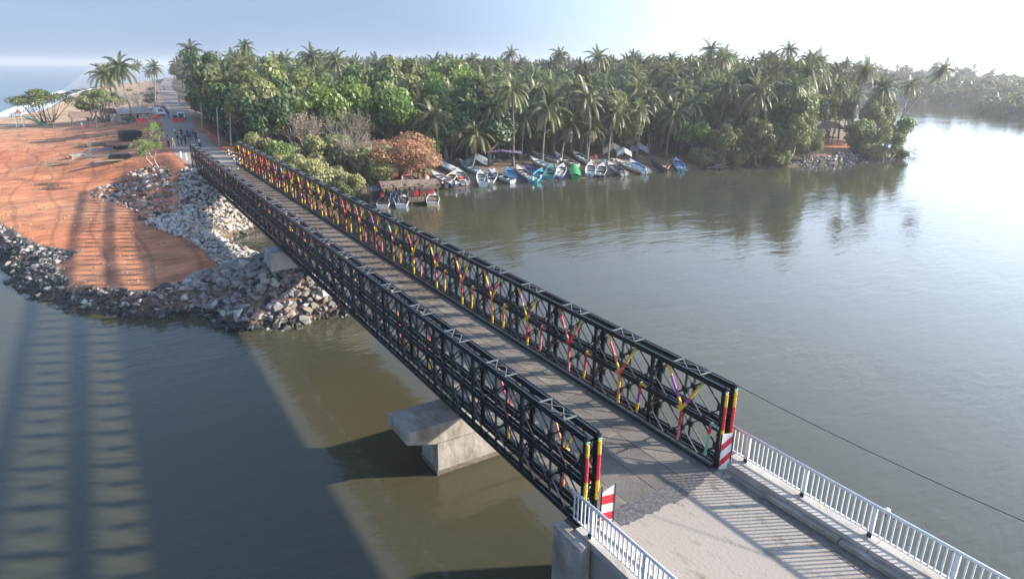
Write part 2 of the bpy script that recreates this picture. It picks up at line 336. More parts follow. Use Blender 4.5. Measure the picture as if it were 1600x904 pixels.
mr = n.nodes.new('ShaderNodeMapRange'); mr.inputs['From Min'].default_value = .3; mr.inputs['From Max'].default_value = .7; mr.inputs['To Min'].default_value = .62; mr.inputs['To Max'].default_value = 1.3; L.new(z1.outputs['Fac'], mr.inputs['Value'])
mr2 = n.nodes.new('ShaderNodeMapRange'); mr2.inputs['From Min'].default_value = .35; mr2.inputs['From Max'].default_value = .65; mr2.inputs['To Min'].default_value = .78; mr2.inputs['To Max'].default_value = 1.15; L.new(z2.outputs['Fac'], mr2.inputs['Value'])
wv = n.nodes.new('ShaderNodeTexWave'); wv.inputs['Scale'].default_value = .09; wv.inputs['Distortion'].default_value = 9; wv.inputs['Detail'].default_value = 2; wv.inputs['Detail Scale'].default_value = .35; L.new(g.outputs['Position'], wv.inputs['Vector'])
wq = n.nodes.new('ShaderNodeMapRange'); wq.inputs['From Min'].default_value = .0; wq.inputs['From Max'].default_value = .06; wq.inputs['To Min'].default_value = .72; wq.inputs['To Max'].default_value = 1; L.new(wv.outputs['Fac'], wq.inputs['Value'])
mq = n.nodes.new('ShaderNodeMath'); mq.operation = 'MULTIPLY'; L.new(mr.outputs[0], mq.inputs[0]); L.new(wq.outputs[0], mq.inputs[1]); mr = mq
mu = n.nodes.new('ShaderNodeMath'); mu.operation = 'MULTIPLY'; L.new(mr.outputs[0], mu.inputs[0]); L.new(mr2.outputs[0], mu.inputs[1])
vm = n.nodes.new('ShaderNodeVectorMath'); vm.operation = 'SCALE'; L.new(at_.outputs['Color'], vm.inputs[0]); L.new(mu.outputs[0], vm.inputs['Scale']); L.new(vm.outputs[0], b.inputs['Base Color'])
bp = n.nodes.new('ShaderNodeBump'); bp.inputs['Strength'].default_value = .7; bp.inputs['Distance'].default_value = .12; L.new(z3.outputs['Fac'], bp.inputs['Height'])
bp2 = n.nodes.new('ShaderNodeBump'); bp2.inputs['Strength'].default_value = .6; bp2.inputs['Distance'].default_value = .25; L.new(z2.outputs['Fac'], bp2.inputs['Height']); L.new(bp.outputs[0], bp2.inputs['Normal']); L.new(bp2.outputs[0], b.inputs['Normal'])
me.materials.append(gm)
tag(ob('ground', me), kind='structure')
# water sheets: river and sea butt edge to edge under the land
mb = MB(); mb.v = [(-7000, -3000, WZ), (7000, -3000, WZ), (7000, 150, WZ), (-7000, 150, WZ)]; mb.f = [(0, 1, 2, 3)]; mb.m = [0]
mb.quad((-30, 150, WZ), (7000, 150, WZ), (7000, 14000, WZ), (200, 14000, WZ))
tag(mb.build('river_water', 'river'), kind='structure')
mb = MB(); mb.quad((-9000, 150, WZ), (-30, 150, WZ), (200, 14000, WZ), (-7000, 14000, WZ))
tag(mb.build('sea_water', 'sea'), kind='structure')

# roads
def ribbon(pts, wd, z, name, m, jag=0, seed=1):
    rr = random.Random(seed); b = MB(); L_ = []
    P = []
    for i in range(len(pts)-1):
        a = Vector(pts[i]); c = Vector(pts[i+1]); k = max(1, int((c-a).length/4))
        for j in range(k): P.append(a+(c-a)*(j/k))
    P.append(Vector(pts[-1]))
    for i, p in enumerate(P):
        d = (P[min(i+1, len(P)-1)]-P[max(i-1, 0)]).normalized(); s = Vector((d.y, -d.x))
        L_.append((p-s*(wd/2+rr.uniform(-jag, jag)), p+s*(wd/2+rr.uniform(-jag, jag))))
    for i in range(len(L_)-1):
        a, c = L_[i]; e, f_ = L_[i+1]; b.quad((a.x, a.y, z), (c.x, c.y, z), (f_.x, f_.y, z), (e.x, e.y, z))
    return tag(b.build(name, m), kind='structure')
ribbon(RC, 6.2, .004, 'road', 'asphalt', .25)

# ------------------------------------------------------------------ near approach: deck slab, kerbs, railings
XI, XO, TH, PL, NB = 2.39, 2.89, 2.70, 3.048, 25
Y0 = -26
ap = MB(); ap.box(-3.05, 3.4, Y0, -.02, -.9, -.004)
tag(ap.build('approach_slab', 'concrete_road'), kind='structure')
def kerb(xa, xb, top, nm):
    k = MB(); y = -.1; rr = random.Random(5)
    while y > Y0:
        l = 2.35; k.box(xa+rr.uniform(-.02, .02), xb, y-l+.025, y, -.003, top+rr.uniform(-.012, .012)); y -= l
    return tag(k.build(nm, 'concrete'), kind='structure')
kerb(2.62, 3.36, .25, 'kerb_right')
kerb(-3.12, -2.62, .05, 'kerb_left')
k2 = MB(); y = -1.9
while y > Y0: k2.box(2.42, 2.618, y-2.2, y, -.002, .13); y -= 2.24
tag(k2.build('gutter_kerb', 'old_concrete'), kind='structure')
k3 = MB(); y = -.35
while y > Y0: k3.box(-2.618, -2.12+rnd.uniform(-.05, .05), y-1.5, y, -.002, .1); y -= 1.53
tag(k3.build('concrete_ledge', 'concrete'), kind='structure')
# ragged asphalt patch where the bridge meets the old road
def blobsheet(cx, cy, rx, ry, z, m, name, seed, n=26, jag=.2, rot=0):
    rr = random.Random(seed); b = MB(); P = []
    for i in range(n):
        t = 2*math.pi*i/n; r = 1+rr.uniform(-jag, jag); x = rx*r*math.cos(t); y = ry*r*math.sin(t)
        P.append((cx+x*math.cos(rot)-y*math.sin(rot), cy+x*math.sin(rot)+y*math.cos(rot), z))
    b.v = P; b.f = [tuple(range(n))]; b.m = [0]
    return b.build(name, m)
pm = MB(); rr = random.Random(3); N = 40; top = []; bot = []
for i in range(N+1):
    x = -1.93+i*(4.35/N); top.append((x, .02+rr.uniform(-.02, .02)+.04, .006))
    wdt = .62 if x < .6 else max(.12, .62-(x-.6)*.3); bot.append((x, .0-wdt+rr.uniform(-.06, .06), .006))
for i in range(N): pm.quad(bot[i], bot[i+1], top[i+1], top[i])
tag(pm.build('asphalt_patch', 'patch'), kind='structure')
p = at(1162, 737, 0); tag(blobsheet(2.33, -.55, .2, .1, .02, 'dust', 'mortar_patch', 9), kind='structure')
gut = MB(); gut.quad((1.95, -6, .0045), (2.42, -6, .0045), (2.42, -.3, .0045), (2.2, -.5, .0045)); gut.quad((1.85, Y0, .0045), (2.42, Y0, .0045), (2.42, -6, .0045), (1.95, -6, .0045))
tag(gut.build('gutter_dirt', mat('gutter_dirt', (.13, .11, .1), .95, .4, 5)), kind='structure')

def railing(x, ys_, ye, label, zb=.25):
    t = empty('guard_railing', (x, 0, zb), label, 'railing', 'white railings along the old approach')
    tr = MB(); tr.tube([(0, ys_, .93), (0, ye, .93)], .045, 10); tr.build('top_rail', 'white', t, True)
    br = MB(); br.box(-.02, .02, ye, ys_-.05, .1, .14); br.build('bottom_rail', 'white', t)
    pmh = MB(); pmh.box(-.035, .035, -.05, .05, -.001, .885); pmh.box(-.08, .08, -.08, .08, 0, .015); pme = pmh.mesh('post', 'white')
    bm_ = MB(); bm_.box(-.012, .012, -.02, .02, .141, .895); bme = bm_.mesh('baluster', 'white')
    nb = MB(); nb.box(-.075, -.045, -.06, .06, 0, .12); nb.box(.045, .075, -.06, .06, 0, .12); nb.box(-.08, .08, -.05, .05, .001, .014); nme = nb.mesh('post_bracket', 'kerb_steel')
    y = -.58; posts = []
    while y > ye: posts.append(y); y -= 1.98
    for y in posts:
        po = ob('post', pme, t, (0, y, 0)); ob('bracket', nme, po, (0, 0, 0))
    y = ys_-.06
    while y > ye:
        if min(abs(y-q) for q in posts) > .075: ob('baluster', bme, t, (0, y, 0))
        y -= .152
    return t
railing(3.13, .18, -14.5, 'white metal railing along the right kerb of the approach, over open water')
railing(-2.97, .24, -10.5, 'white metal railing along the left kerb, above the concrete abutment', .05)
lp = at(1369, 777, .9); lamp = empty('marker_globe', (3.26, -4.75, .85), 'small round white globe fixed outside the right railing', 'globe')
gb = MB(); rings = []
for i in range(7):
    t = math.pi*i/6; rings.append([(.085*math.sin(t)*math.cos(a*math.pi/5)+.0, .085*math.sin(t)*math.sin(a*math.pi/5), .085*math.cos(t)+.28) for a in range(10)])
gb.loft(rings); gb.build('globe', 'white', lamp, True)
gb = MB(); gb.bar((0, 0, .2), (-.1, 0, -.05), .03); gb.build('bracket', 'kerb_steel', lamp)

# near abutment: cap block, wing wall
ab = empty('abutment', (0, 0, -2.4), 'concrete abutment with a projecting end block under the near end of the bridge', 'abutment')
def box(n_, par, m, *a, off=(0, 0, 0), bev=0):
    b = MB(); b.box(*a); o = b.build(n_, m, par, loc=(-par.location.x, -par.location.y, -par.location.z))
    if bev: md = o.modifiers.new('bevel', 'BEVEL'); md.width = bev; md.segments = 2
    return o
box('end_block', ab, 'old_concrete', -3.46, -3.12, -.75, .46, -4.0, -.02, bev=.012)
box('bearing_shelf', ab, 'old_concrete', -3.05, 3.4, -.55, .9, -2.5, -.45, bev=.02)
box('wing_wall', ab, 'old_concrete', -3.02, -2.9, -14, -.56, -3.2, -.12)
box('wall', ab, 'old_concrete', -3.0, 3.0, -.3, .3, -6, -2.6)
box('edge_beam', ab, 'concrete', -3.119, -3.06, -26, -.1, -.14, .03)

# pier in mid river, with hammerhead cap
def pier(y0, y1, zc, zt, label, xl=-3.8, st=2.45, flare=True):
    t = empty('bridge_pier', (0, (y0+y1)/2, WZ-1.5), label, 'pier', None)
    c = MB()
    prof = [(xl, zt), (xl, zt-.55), (-st-.1, zc), (st+.1, zc), (-xl, zt-.55), (-xl, zt)]
    ra = [(x, y0, z) for x, z in prof]; rb = [(x, y1, z) for x, z in prof]
    c.loft([ra, rb], cap=True)
    o = c.build('cap', 'old_concrete', t, loc=-t.location); md = o.modifiers.new('b', 'BEVEL'); md.width = .045; md.segments = 2
    s = MB(); s.box(-st, st, y0+.08, y1-.3, WZ-1.5, zc+.002); o = s.build('stem', 'old_concrete', t, loc=-t.location); md = o.modifiers.new('b', 'BEVEL'); md.width = .05
    for x in (-.7, .7): b = MB(); b.box(x-.25, x+.25, (y0+y1)/2-.25, (y0+y1)/2+.25, zt-.002, -.34); b.build('bearing_plinth', 'kerb_steel', t, loc=-t.location)
    b = MB(); b.box(-st-.012, st+.012, y0+.066, y1-.288, WZ-.2, WZ+.22); b.build('tide_band', mat('tide_band', (.16, .13, .1), .9, .5, 4, .5), t, loc=-t.location)
    return t
pier(9.95, 11.9, -2.95, -2.05, 'weathered concrete pier with blunt hammerhead cap standing in the river')
t = empty('bridge_pier', (0, 35, -4), 'white concrete pier top rising out of the rock mound', 'pier')
box('cap', t, 'concrete', -3.55, 3.4, 33.6, 35.6, -1.7, -.42, bev=.03); box('stem', t, 'concrete', -3, 3, 34, 35.2, -4, -1.71)
t = empty('far_abutment', (0, 76, -3), 'concrete abutment beneath the far end of the bridge', 'abutment'); box('wall', t, 'concrete', -4.2, 4.2, 75.2, 76.6, -3.5, -.35)

# ------------------------------------------------------------------ the truss bridge
BR = empty('truss_bridge', (0, 0, -.3), 'long black double storey steel truss bridge decked in worn plates', 'bridge')
off = Vector((0, 0, .3))      # children are given in world coordinates
hs = TH/2
def ch(x): return .0
def chord_mesh():
    b = MB()
    for s in (-.048, .048):
        b.box(s-.012, s+.012, .01, PL-.01, -.05, .05)
        f = -1 if s < 0 else 1
        b.box(s-.012+(0 if f > 0 else -.028), s+.012+(.028 if f > 0 else 0), .01, PL-.01, .036, .05); b.box(s-.012+(0 if f > 0 else -.028), s+.012+(.028 if f > 0 else 0), .01, PL-.01, -.05, -.036)
    for y in (.08, .76, 1.52, 2.28, 2.97): b.box(-.036, .036, y-.05, y+.05, -.04, .04)
    return b.mesh('chord', 'steel')
def upright_mesh(): b = MB(); b.box(-.03, .03, -.024, .024, .05, hs-.05); return b.mesh('upright', 'steel')
def diag_mesh(sx, sz):
    b = MB(); y0_ = .03; b.bar((0, 0, 0), (0, PL/4*sx, (hs/2-.04)*sz), .036, .036); return b.mesh('diagonal', 'steel')
def gusset_mesh(): b = MB(); b.box(-.045, .045, -.12, .12, -.1, .1); return b.mesh('gusset', 'steel')
cm, um, gm_ = chord_mesh(), upright_mesh(), gusset_mesh(); dms = {(a, c): diag_mesh(a, c) for a in (-1, 1) for c in (-1, 1)}
def panel_join():
    b = MB()
    def add(me, dy, dz):
        n0 = len(b.v); b.v += [(v.co.x, v.co.y+dy, v.co.z+dz) for v in me.vertices]
        for p_ in me.polygons: b.f.append(tuple(n0+i for i in p_.vertices)); b.m.append(0)
    for me_, dy, dz in panel_parts(): add(me_, dy, dz)
    return b.mesh('truss_panel', 'steel')
def panel_parts():
    L_ = [(cm, 0, .052), (cm, 0, hs-.052)]
    for y in (.05, PL/2, PL-.05): L_.append((um, y, 0))
    for c in (PL/4, 3*PL/4):
        for sx in (-1, 1):
            L_.append((dms[(sx, -1)], c, hs-.06)); L_.append((dms[(sx, 1)], c, .06))
    for y in (.06, PL/2, PL-.06): L_.append((gm_, y, hs/2))
    return L_
pj = panel_join()
core = bpy.data.meshes.new('panel_core')
for side in (-1, 1):
    for xx in (XI+.05, XO-.05):
        for st in (0, 1):
            for i in range(NB):
                loc = Vector((side*xx, i*PL, st*hs))+off
                if i < 7:
                    b0 = MB(); b0.box(-.02, .02, .0, .06, .0, hs)      # end pin plate carries the pieces
                    if i == 0 and side == -1 and st == 0 and xx < 2.5: pin = b0.mesh('pin_plate', 'steel')
                    o = ob('truss_panel', pin, BR, loc)
                    for me_, dy, dz in panel_parts(): ob(me_.name.split('.')[0], me_, o, (0, dy, dz))
                else: ob('truss_panel', pj, BR, loc)
# bracing frames between twin trusses: top, with X lacing; vertical ties at joints
fr = MB()
for y in (.95, 2.1): fr.bar((-.22, y, .012), (.22, y, .012), .06, .02)
for y in (.95, 1.525):
    fr.bar((-.2, y, 0), (.2, y+.575, 0), .022, .015); fr.bar((.2, y, .001), (-.2, y+.575, .001), .022, .015)
frm = fr.mesh('bracing_frame', 'steel_edge')
tie = MB()
for z in (.25, .75, 1.1, 1.6, 2.1, 2.5): tie.bar((-.2, 0, z), (.2, 0, z), .035, .05)
tie.bar((-.2, 0, .3), (.2, 0, 1.1), .03, .03); tie.bar((.2, 0, .3), (-.2, 0, 1.1), .03, .03); tie.bar((-.2, 0, 1.6), (.2, 0, 2.4), .03, .03); tie.bar((.2, 0, 1.6), (-.2, 0, 2.4), .03, .03)
for x_ in (-.17, .17): tie.bar((x_, 0, .2), (x_, 0, 2.55), .03)
tim = tie.mesh('tie_frame', 'steel')
rk = MB(); rk.bar((0, 0, -.22), (0, 0, -.05), .12, .1); rk.mesh('x', 'steel')
tb = MB(); tb.box(-2.37, 2.37, -.055, .055, -.12, -.105); tb.box(-2.37, 2.37, -.055, .055, -.3, -.285); tb.box(-2.37, 2.37, -.01, .01, -.29, -.115); tbm = tb.mesh('transom', 'steel')
sb = MB()
sb.bar((-2.3, 0, -.2), (2.3, PL, -.2), .03); sb.bar((2.3, 0, -.2), (-2.3, PL, -.2), .03); sbm = sb.mesh('sway_brace', 'steel')
bolt = MB(); bolt.box(-.068, .068, .015, PL-.015, -.045, -.004)
for x_ in (-.066, .054): bolt.box(x_, x_+.012, .015, PL-.015, -.0041, .014)
bolt.box(-.03, .03, 1.2, 1.26, -.0041, .02)
bom = bolt.mesh('top_chord_cap', 'steel')
for i in range(NB):
    for side in (-1, 1):
        ob('bracing_frame', frm, BR, Vector((side*(XI+XO)/2, i*PL, TH+.06))+off)
        ob('tie_frame', tim, BR, Vector((side*(XI+XO)/2, i*PL+.1, 0))+off)
        [ob('top_chord_cap', bom, BR, Vector((side*x_, i*PL, TH+.05))+off) for x_ in (XI+.05, XO-.05)]
    for y in (.8, 2.25): ob('transom', tbm, BR, Vector((0, i*PL+y, 0))+off)
    ob('sway_brace', sbm, BR, Vector((0, i*PL, 0))+off)
# deck plates, each its own piece; kerb angles
dw = 4.44/4
dpl = []
for v in range(3):
    b = MB(); b.box(.012, dw-.012, .012, PL-.012, -.1, -.004-.004*v); dpl.append(b.mesh('deck_plate', ('deck', mat('deck_plate_grey_%d' % v, (.185-.025*v, .168-.025*v, .14-.02*v), .75, .4, .8, .35, bscale=14))[v > 0]))
sbt = MB()
for j in range(12): sbt.box(.02, dw*4-.02, .08+j*.25, .11+j*.25, -.004, .012)
sbm2 = sbt.mesh('tread_battens', 'wood')
for i in range(NB):
    for j in range(4): ob('deck_plate', rnd.choice(dpl), BR, Vector((-2.22+j*dw, i*PL, 0))+off)
    if i >= 6: ob('tread_batten_set', sbm2, BR, Vector((-2.22, i*PL, 0))+off)
kb = MB(); kb.box(-.07, .07, .005, PL-.005, -.1, .13); kbm = kb.mesh('kerb_angle', 'kerb_steel')
for i in range(NB):
    for s in (-1, 1): ob('kerb_angle', kbm, BR, Vector((s*2.29, i*PL, 0))+off)
# outer fascia stringer under left and right truss
fs = MB(); fs.box(-.05, .05, .01, PL-.01, -.12, -.03); fsm = fs.mesh('bottom_runner', 'steel')
for i in range(NB):
    for s in (-1, 1):
        for x in (XI+.05, XO-.05): ob('bottom_runner', fsm, BR, Vector((s*x, i*PL, 0))+off)
# end posts
ep = MB(); ep.box(-.06, .06, -.07, 0, -.1, TH+.04); ep.tube([(0, -.1, TH+.02), (0, .02, TH+.02)], .05, 8); ep.tube([(0, -.1, hs), (0, .02, hs)], .05, 8); epm = ep.mesh('end_post', 'steel')
for s in (-1, 1):
    for x in (XI+.05, XO-.05):
        ob('end_post', epm, BR, Vector((s*x, 0, 0))+off); ob('end_post', epm, BR, Vector((s*x, NB*PL+.07, 0))+off)

# ------------------------------------------------------------------ ribbon garlands
def twist(b, a, c, cols, r=.045, seed=0):
    """fabric wrapped round a bar in bands of colour"""
    rr = random.Random(seed); a = Vector(a); c = Vector(c); n = len(cols)
    for i, k in enumerate(cols):
        p, q_ = a.lerp(c, i/n), a.lerp(c, (i+1)/n); m_ = 5
        b.tube([p.lerp(q_, j/m_) for j in range(m_+1)], [r*(1+rr.uniform(-.12, .14)) for j in range(m_+1)], 6, KI[k])
KI = {k: i for i, k in enumerate('yropgkl')}; RM = ['rb_'+k for k in 'yropgkl']
def knot(b, p, k, r=.09, seed=0):
    rr = random.Random(seed)
    for i in range(5):
        d = Vector((rr.uniform(-1, 1), rr.uniform(-1, 1), rr.uniform(-.6, .6))).normalized()
        b.tube([Vector(p)-d*r*.3, Vector(p)+d*r*.7, Vector(p)+d*r*1.3], [r*.45, r*.5, r*.2], 5, KI[k])
YC = [('yypy', 'yppy', 'rrkk'), ('yyro', 'yroy', 'oyoy'), ('oorr', 'rrok', 'rokk'), ('yypy', 'ypyy', 'yrry'), ('yryo', 'yyry', 'yoyy'), ('yyro', 'oyry', 'oryy'), ('yrry', 'yyry', 'rkoy'), ('rryy', 'yrry', 'ryyy'), ('yyrr', 'ggrg', 'yyoy')]
CN = {'y': 'yellow', 'r': 'red', 'o': 'orange', 'p': 'purple', 'g': 'mint', 'k': 'coral', 'l': 'lime'}
def names(s):
    o = []
    for c in s:
        if CN[c] not in o: o.append(CN[c])
    return ' and '.join(o[:2]) if len(o) > 1 else o[0]
for side, sn in ((1, 'right'), (-1, 'left')):
    xf = side*(XI-.02)
    for i in range(NB):
        y = i*PL; cols = YC[i % len(YC)] if side == 1 else YC[(i*2+1) % len(YC)]
        if side == -1: cols = ('yo', 'kr', 'oy') if i % 2 else ('ky', 'yo', 'ro')
        if side == -1 and i % 3 == 2: continue
        t = empty('ribbon_garland', (xf, y+PL/2, hs), '%s ribbon in a Y on the %s truss, %s bay from near end' % (names(''.join(cols)), sn, ORD[i]), 'ribbon', 'ribbon garlands on the %s truss' % sn)
        A = MB(); twist(A, (0, -PL*.25, hs-.1), (0, 0, .03), ('l' if i < 4 and side == 1 else '')+cols[0], .045 if side > 0 else .032, i); A.build('ribbon_arm', RM, t)
        A = MB(); twist(A, (0, PL*.25, hs-.1), (0, 0, .03), cols[1], .045 if side > 0 else .032, i+50); A.build('ribbon_arm', RM, t)
        A = MB(); twist(A, (0, 0, -.03), (0, rnd.uniform(-.05, .05), -hs+.16), cols[2], .05, i+90); A.build('ribbon_tail', RM, t)
        A = MB(); knot(A, (0, 0, .02), cols[0][-1], .13, i); A.build('knot', RM, t)
        if i == 0: hc = 'ggrgg'
        else: hc = rnd.choice(['yyrry', 'yyyoy', 'kkrkk', 'yyoyy', 'yyrpy', 'yyorr'])
        if side == -1 and i % 2: continue
        t = empty('ribbon_hook', (xf, y+(.42 if i else .3), hs), '%s ribbon hooked over the %s truss at the %s joint from near end' % (names(hc), sn, ORD[i]), 'ribbon', 'short ribbon hooks on the %s truss' % sn)
        A = MB(); twist(A, (side*.03, -.3, .02), (0, .0, .06), hc[:2], .06, i); A.build('ribbon_drape', RM, t)
        A = MB(); twist(A, (0, 0, .04), (0, .1, -hs*.82), hc[2:], .05, i+7); A.build('ribbon_tail', RM, t)
for s, sn in ((1, 'right'), (-1, 'left')):
    for x, xn in ((XI+.05, 'inner'), (XO-.05, 'outer')):
        for ye, en in ((-.09, 'near'), (NB*PL+.16, 'far')):
            t = empty('ribbon_wrap', (s*x, ye, .5), 'yellow and red ribbon round the %s post of the %s truss at its %s end' % (xn, sn, en), 'ribbon', 'ribbons on the end posts')
            A = MB(); twist(A, (0, 0, 2.05), (0, 0, .25 if s > 0 or xn == 'inner' else .35), 'yyrrrry'+('yy' if s < 0 or xn == 'inner' else ''), .052, int(x*10)); A.build('ribbon_band', RM, t)
            A = MB(); knot(A, (0, 0, 2.1), 'g', .05, 3); A.build('knot', RM, t)

# striped marker boards at the near ends
def board(name, loc, wd, ht, stripes, point, label, lean=0):
    t = empty(name, loc, label, 'marker board', 'striped boards at the bridge mouth')
    p = MB(); p.box(-wd/2, wd/2, -.004, .012, 0, ht) if not point else p.loft([[(-wd/2, y, 0), (wd/2, y, 0), (wd/2, y, ht), (-wd/2, y, ht-.2)] for y in (-.004, .012)], cap=True)
    p.build('panel', 'white', t)
    for (z0a, z0b, h) in stripes:      # parallelogram stripes clipped to the board
        b = MB(); zz = [max(0, min(ht-.001, z)) for z in (z0a, z0b, z0b+h, z0a+h)]
        b.quad((-wd/2, -.008, zz[0]), (wd/2, -.008, zz[1]), (wd/2, -.008, zz[2]), (-wd/2, -.008, zz[3])); b.build('stripe', 'red', t)
    b = MB(); b.box(-wd/2-.03, -wd/2-.005, -.02, .03, -.2, ht); b.box(wd/2+.005, wd/2+.03, -.02, .03, -.2, ht); b.build('side_channel', 'black', t)
    return t
board('marker_board', (2.52, -.24, .02), .34, 1.25, [(.08, .4, .24), (.62, .94, .24)], False, 'white board with diagonal red stripes at the foot of the right truss').rotation_euler = (0, 0, R(-22))
board('marker_board', (-2.2, -.28, .0), .36, 1.2, [(.1, .1, .25), (.62, .62, .28)], True, 'white board with level red bands at the foot of the left truss').rotation_euler = (0, 0, R(-12))

# overhead cable
def catenary(a, b, sag, n=30): a = Vector(a); b = Vector(b); return [a.lerp(b, i/n)-Vector((0, 0, sag*4*(i/n)*(1-i/n))) for i in range(n+1)]
cb = MB(); e = at(1600, 799, 1.9); a = Vector((XO-.02, .05, TH+.05)); e2 = a+(e-a)*1.6
cb.tube(catenary(a, e2, .25), .012, 5)
tag(cb.build('cable', 'black'), 'thin black cable running from the top of the right truss past the railing', 'cable')

# ------------------------------------------------------------------ rocks
def rock_mesh(i, m):
    rr = random.Random(100+i); bm = bmesh.new()
    for _ in range(15):
        v = Vector((rr.gauss(0, 1), rr.gauss(0, 1), rr.gauss(0, 1))).normalized()*rr.uniform(.8, 1)
        bm.verts.new((v.x*rr.uniform(.45, .6), v.y*.42, v.z*.36))
    r = bmesh.ops.convex_hull(bm, input=bm.verts)
    bmesh.ops.delete(bm, geom=[g_ for g_ in r['geom_interior'] if isinstance(g_, bmesh.types.BMVert)], context='VERTS')
    me = bpy.data.meshes.new('rock'); bm.to_mesh(me); bm.free(); me.materials.append(MT[m]); return me
RK = {k: [rock_mesh(i+o_, k) for i in range(7)] for k, o_ in (('rock', 0), ('rock_warm', 20), ('rock_dark', 40))}
ALLZ = []
def rocks(poly, spacing, smin, smax, mix, label, group, lift=.0, seed=0, nmax=300, jitter=.5):
    """riprap: the largest are objects, the rest one joined mass"""
    rr = random.Random(seed); X = [p[0] for p in poly]; Y = [p[1] for p in poly]; P = []
    x = min(X)
    while x < max(X):
        y = min(Y)
        while y < max(Y):
            P.append((x+rr.uniform(-jitter, jitter)*spacing, y+rr.uniform(-jitter, jitter)*spacing)); y += spacing
        x += spacing
    P = np.array(P); P = P[inside(P[:, 0], P[:, 1], poly)]
    hz = height(P[:, 0], P[:, 1]); it = []
    for (px, py), z in zip(P, hz):
        if z < WZ-.45: continue
        s = smin+(smax-smin)*rr.random()**2.2
        it.append((px, py, z+lift+s*rr.uniform(-.05, .22), s, (rr.uniform(-.5, .5), rr.uniform(-.5, .5), rr.uniform(0, 6.28)), z))
    def app(t): # apparent size
        return t[3]/math.hypot(t[0]-CX, t[1]-CY)
    it.sort(key=app, reverse=True)
    rest = MB()
    mk = []
    for i, (px, py, z, s, e_, gz) in enumerate(it):
        d_ = gz < WZ+.35
        k = 'rock_dark' if (d_ and rr.random() < .85) else rr.choices(['rock', 'rock_warm', 'rock_dark'], mix)[0]
        me_ = rr.choice(RK[k]); sc_ = (s*rr.uniform(.9, 1.3), s*rr.uniform(.9, 1.2), s*rr.uniform(.8, 1.3))
        if i < nmax:
            o = ob('rock', me_, None, (px, py, z), 0, sc_); o.rotation_euler = e_; tag(o, label, 'rock', group)
        else:
            Mx = Matrix.LocRotScale(Vector((px, py, z)), Euler(e_), Vector(sc_)); n0 = len(rest.v)
            rest.v += [tuple(Mx @ v.co) for v in me_.vertices]; mi = ('rock', 'rock_warm', 'rock_dark').index(k)
            for p_ in me_.polygons: rest.f.append(tuple(n0+q_ for q_ in p_.vertices)); rest.m.append(mi)
    if rest.v: tag(rest.build('small_rocks', ['rock', 'rock_warm', 'rock_dark']), label.replace('block', 'blocks filling gaps')[:80], 'rocks', None, 'stuff')
rocks([(-9.5, 34.5), (-6.7, 30.6), (-4, 28.9), (-.4, 28.9), (4, 29.5), (7, 34), (5, 41), (1, 45), (-2.5, 43.5), (-5.5, 41.5), (-8.3, 39.6)], .275, .28, .95, (9, 3, 1), 'pale angular block in the rock mound round the second pier', 'blocks of the rock mound at the spit tip', seed=1 , nmax=110)
rocks([(-9.5, 34.5), (-12.4, 36), (-16.4, 39.3), (-20, 46.5), (-22, 60), (-34, 74), (-32, 80), (-22.5, 71), (-18.3, 57.6), (-15.3, 53.3), (-16.6, 49.1), (-15.4, 42.6), (-11.1, 38.7), (-8.3, 39.6)], .29, .22, .72, (2, .8, 8), 'dark block in the rock edge of the red spit', 'blocks along the water edge of the spit', seed=2, nmax=70)
rocks([(-5.5, 43), (-3.6, 42), (1, 45), (-.5, 47), (-2, 51), (-2.4, 56), (1, 58), (3, 62), (3, 72), (-4.5, 75), (-6, 66), (-9.8, 62), (-6.5, 52.5)], .33, .25, .85, (8, 3, .8), 'grey block on the stone slope below the far abutment', 'blocks of the slope at the far abutment', seed=3, nmax=70)
rocks([(-14.5, 79), (-10.5, 70), (-9.8, 63), (-7.5, 64), (-6, 68), (-5, 75), (-6, 86), (-10, 88)], .6, .3, 1.0, (3, 2, 4), 'jumbled block in the rubble heap left of the far abutment', 'blocks of the rubble heap', seed=4, nmax=25)
rocks([(92, 58.6), (104, 57), (122, 58), (126, 62), (119, 62.3), (104, 61), (92, 61.5)], .62, .5, 1.1, (7, 1, 5), 'grey block in the revetment at the wooded point', 'blocks of the revetment at the point', seed=5, nmax=20)
rocks([(22, 65), (33, 70.3), (45, 69), (60, 67), (90, 58), (90, 61), (72, 68), (46, 72), (33, 73), (22, 69)], 2.6, .25, .7, (3, 2, 4), 'small stone on the muddy boat landing', 'stones on the boat landing', seed=6, nmax=8)

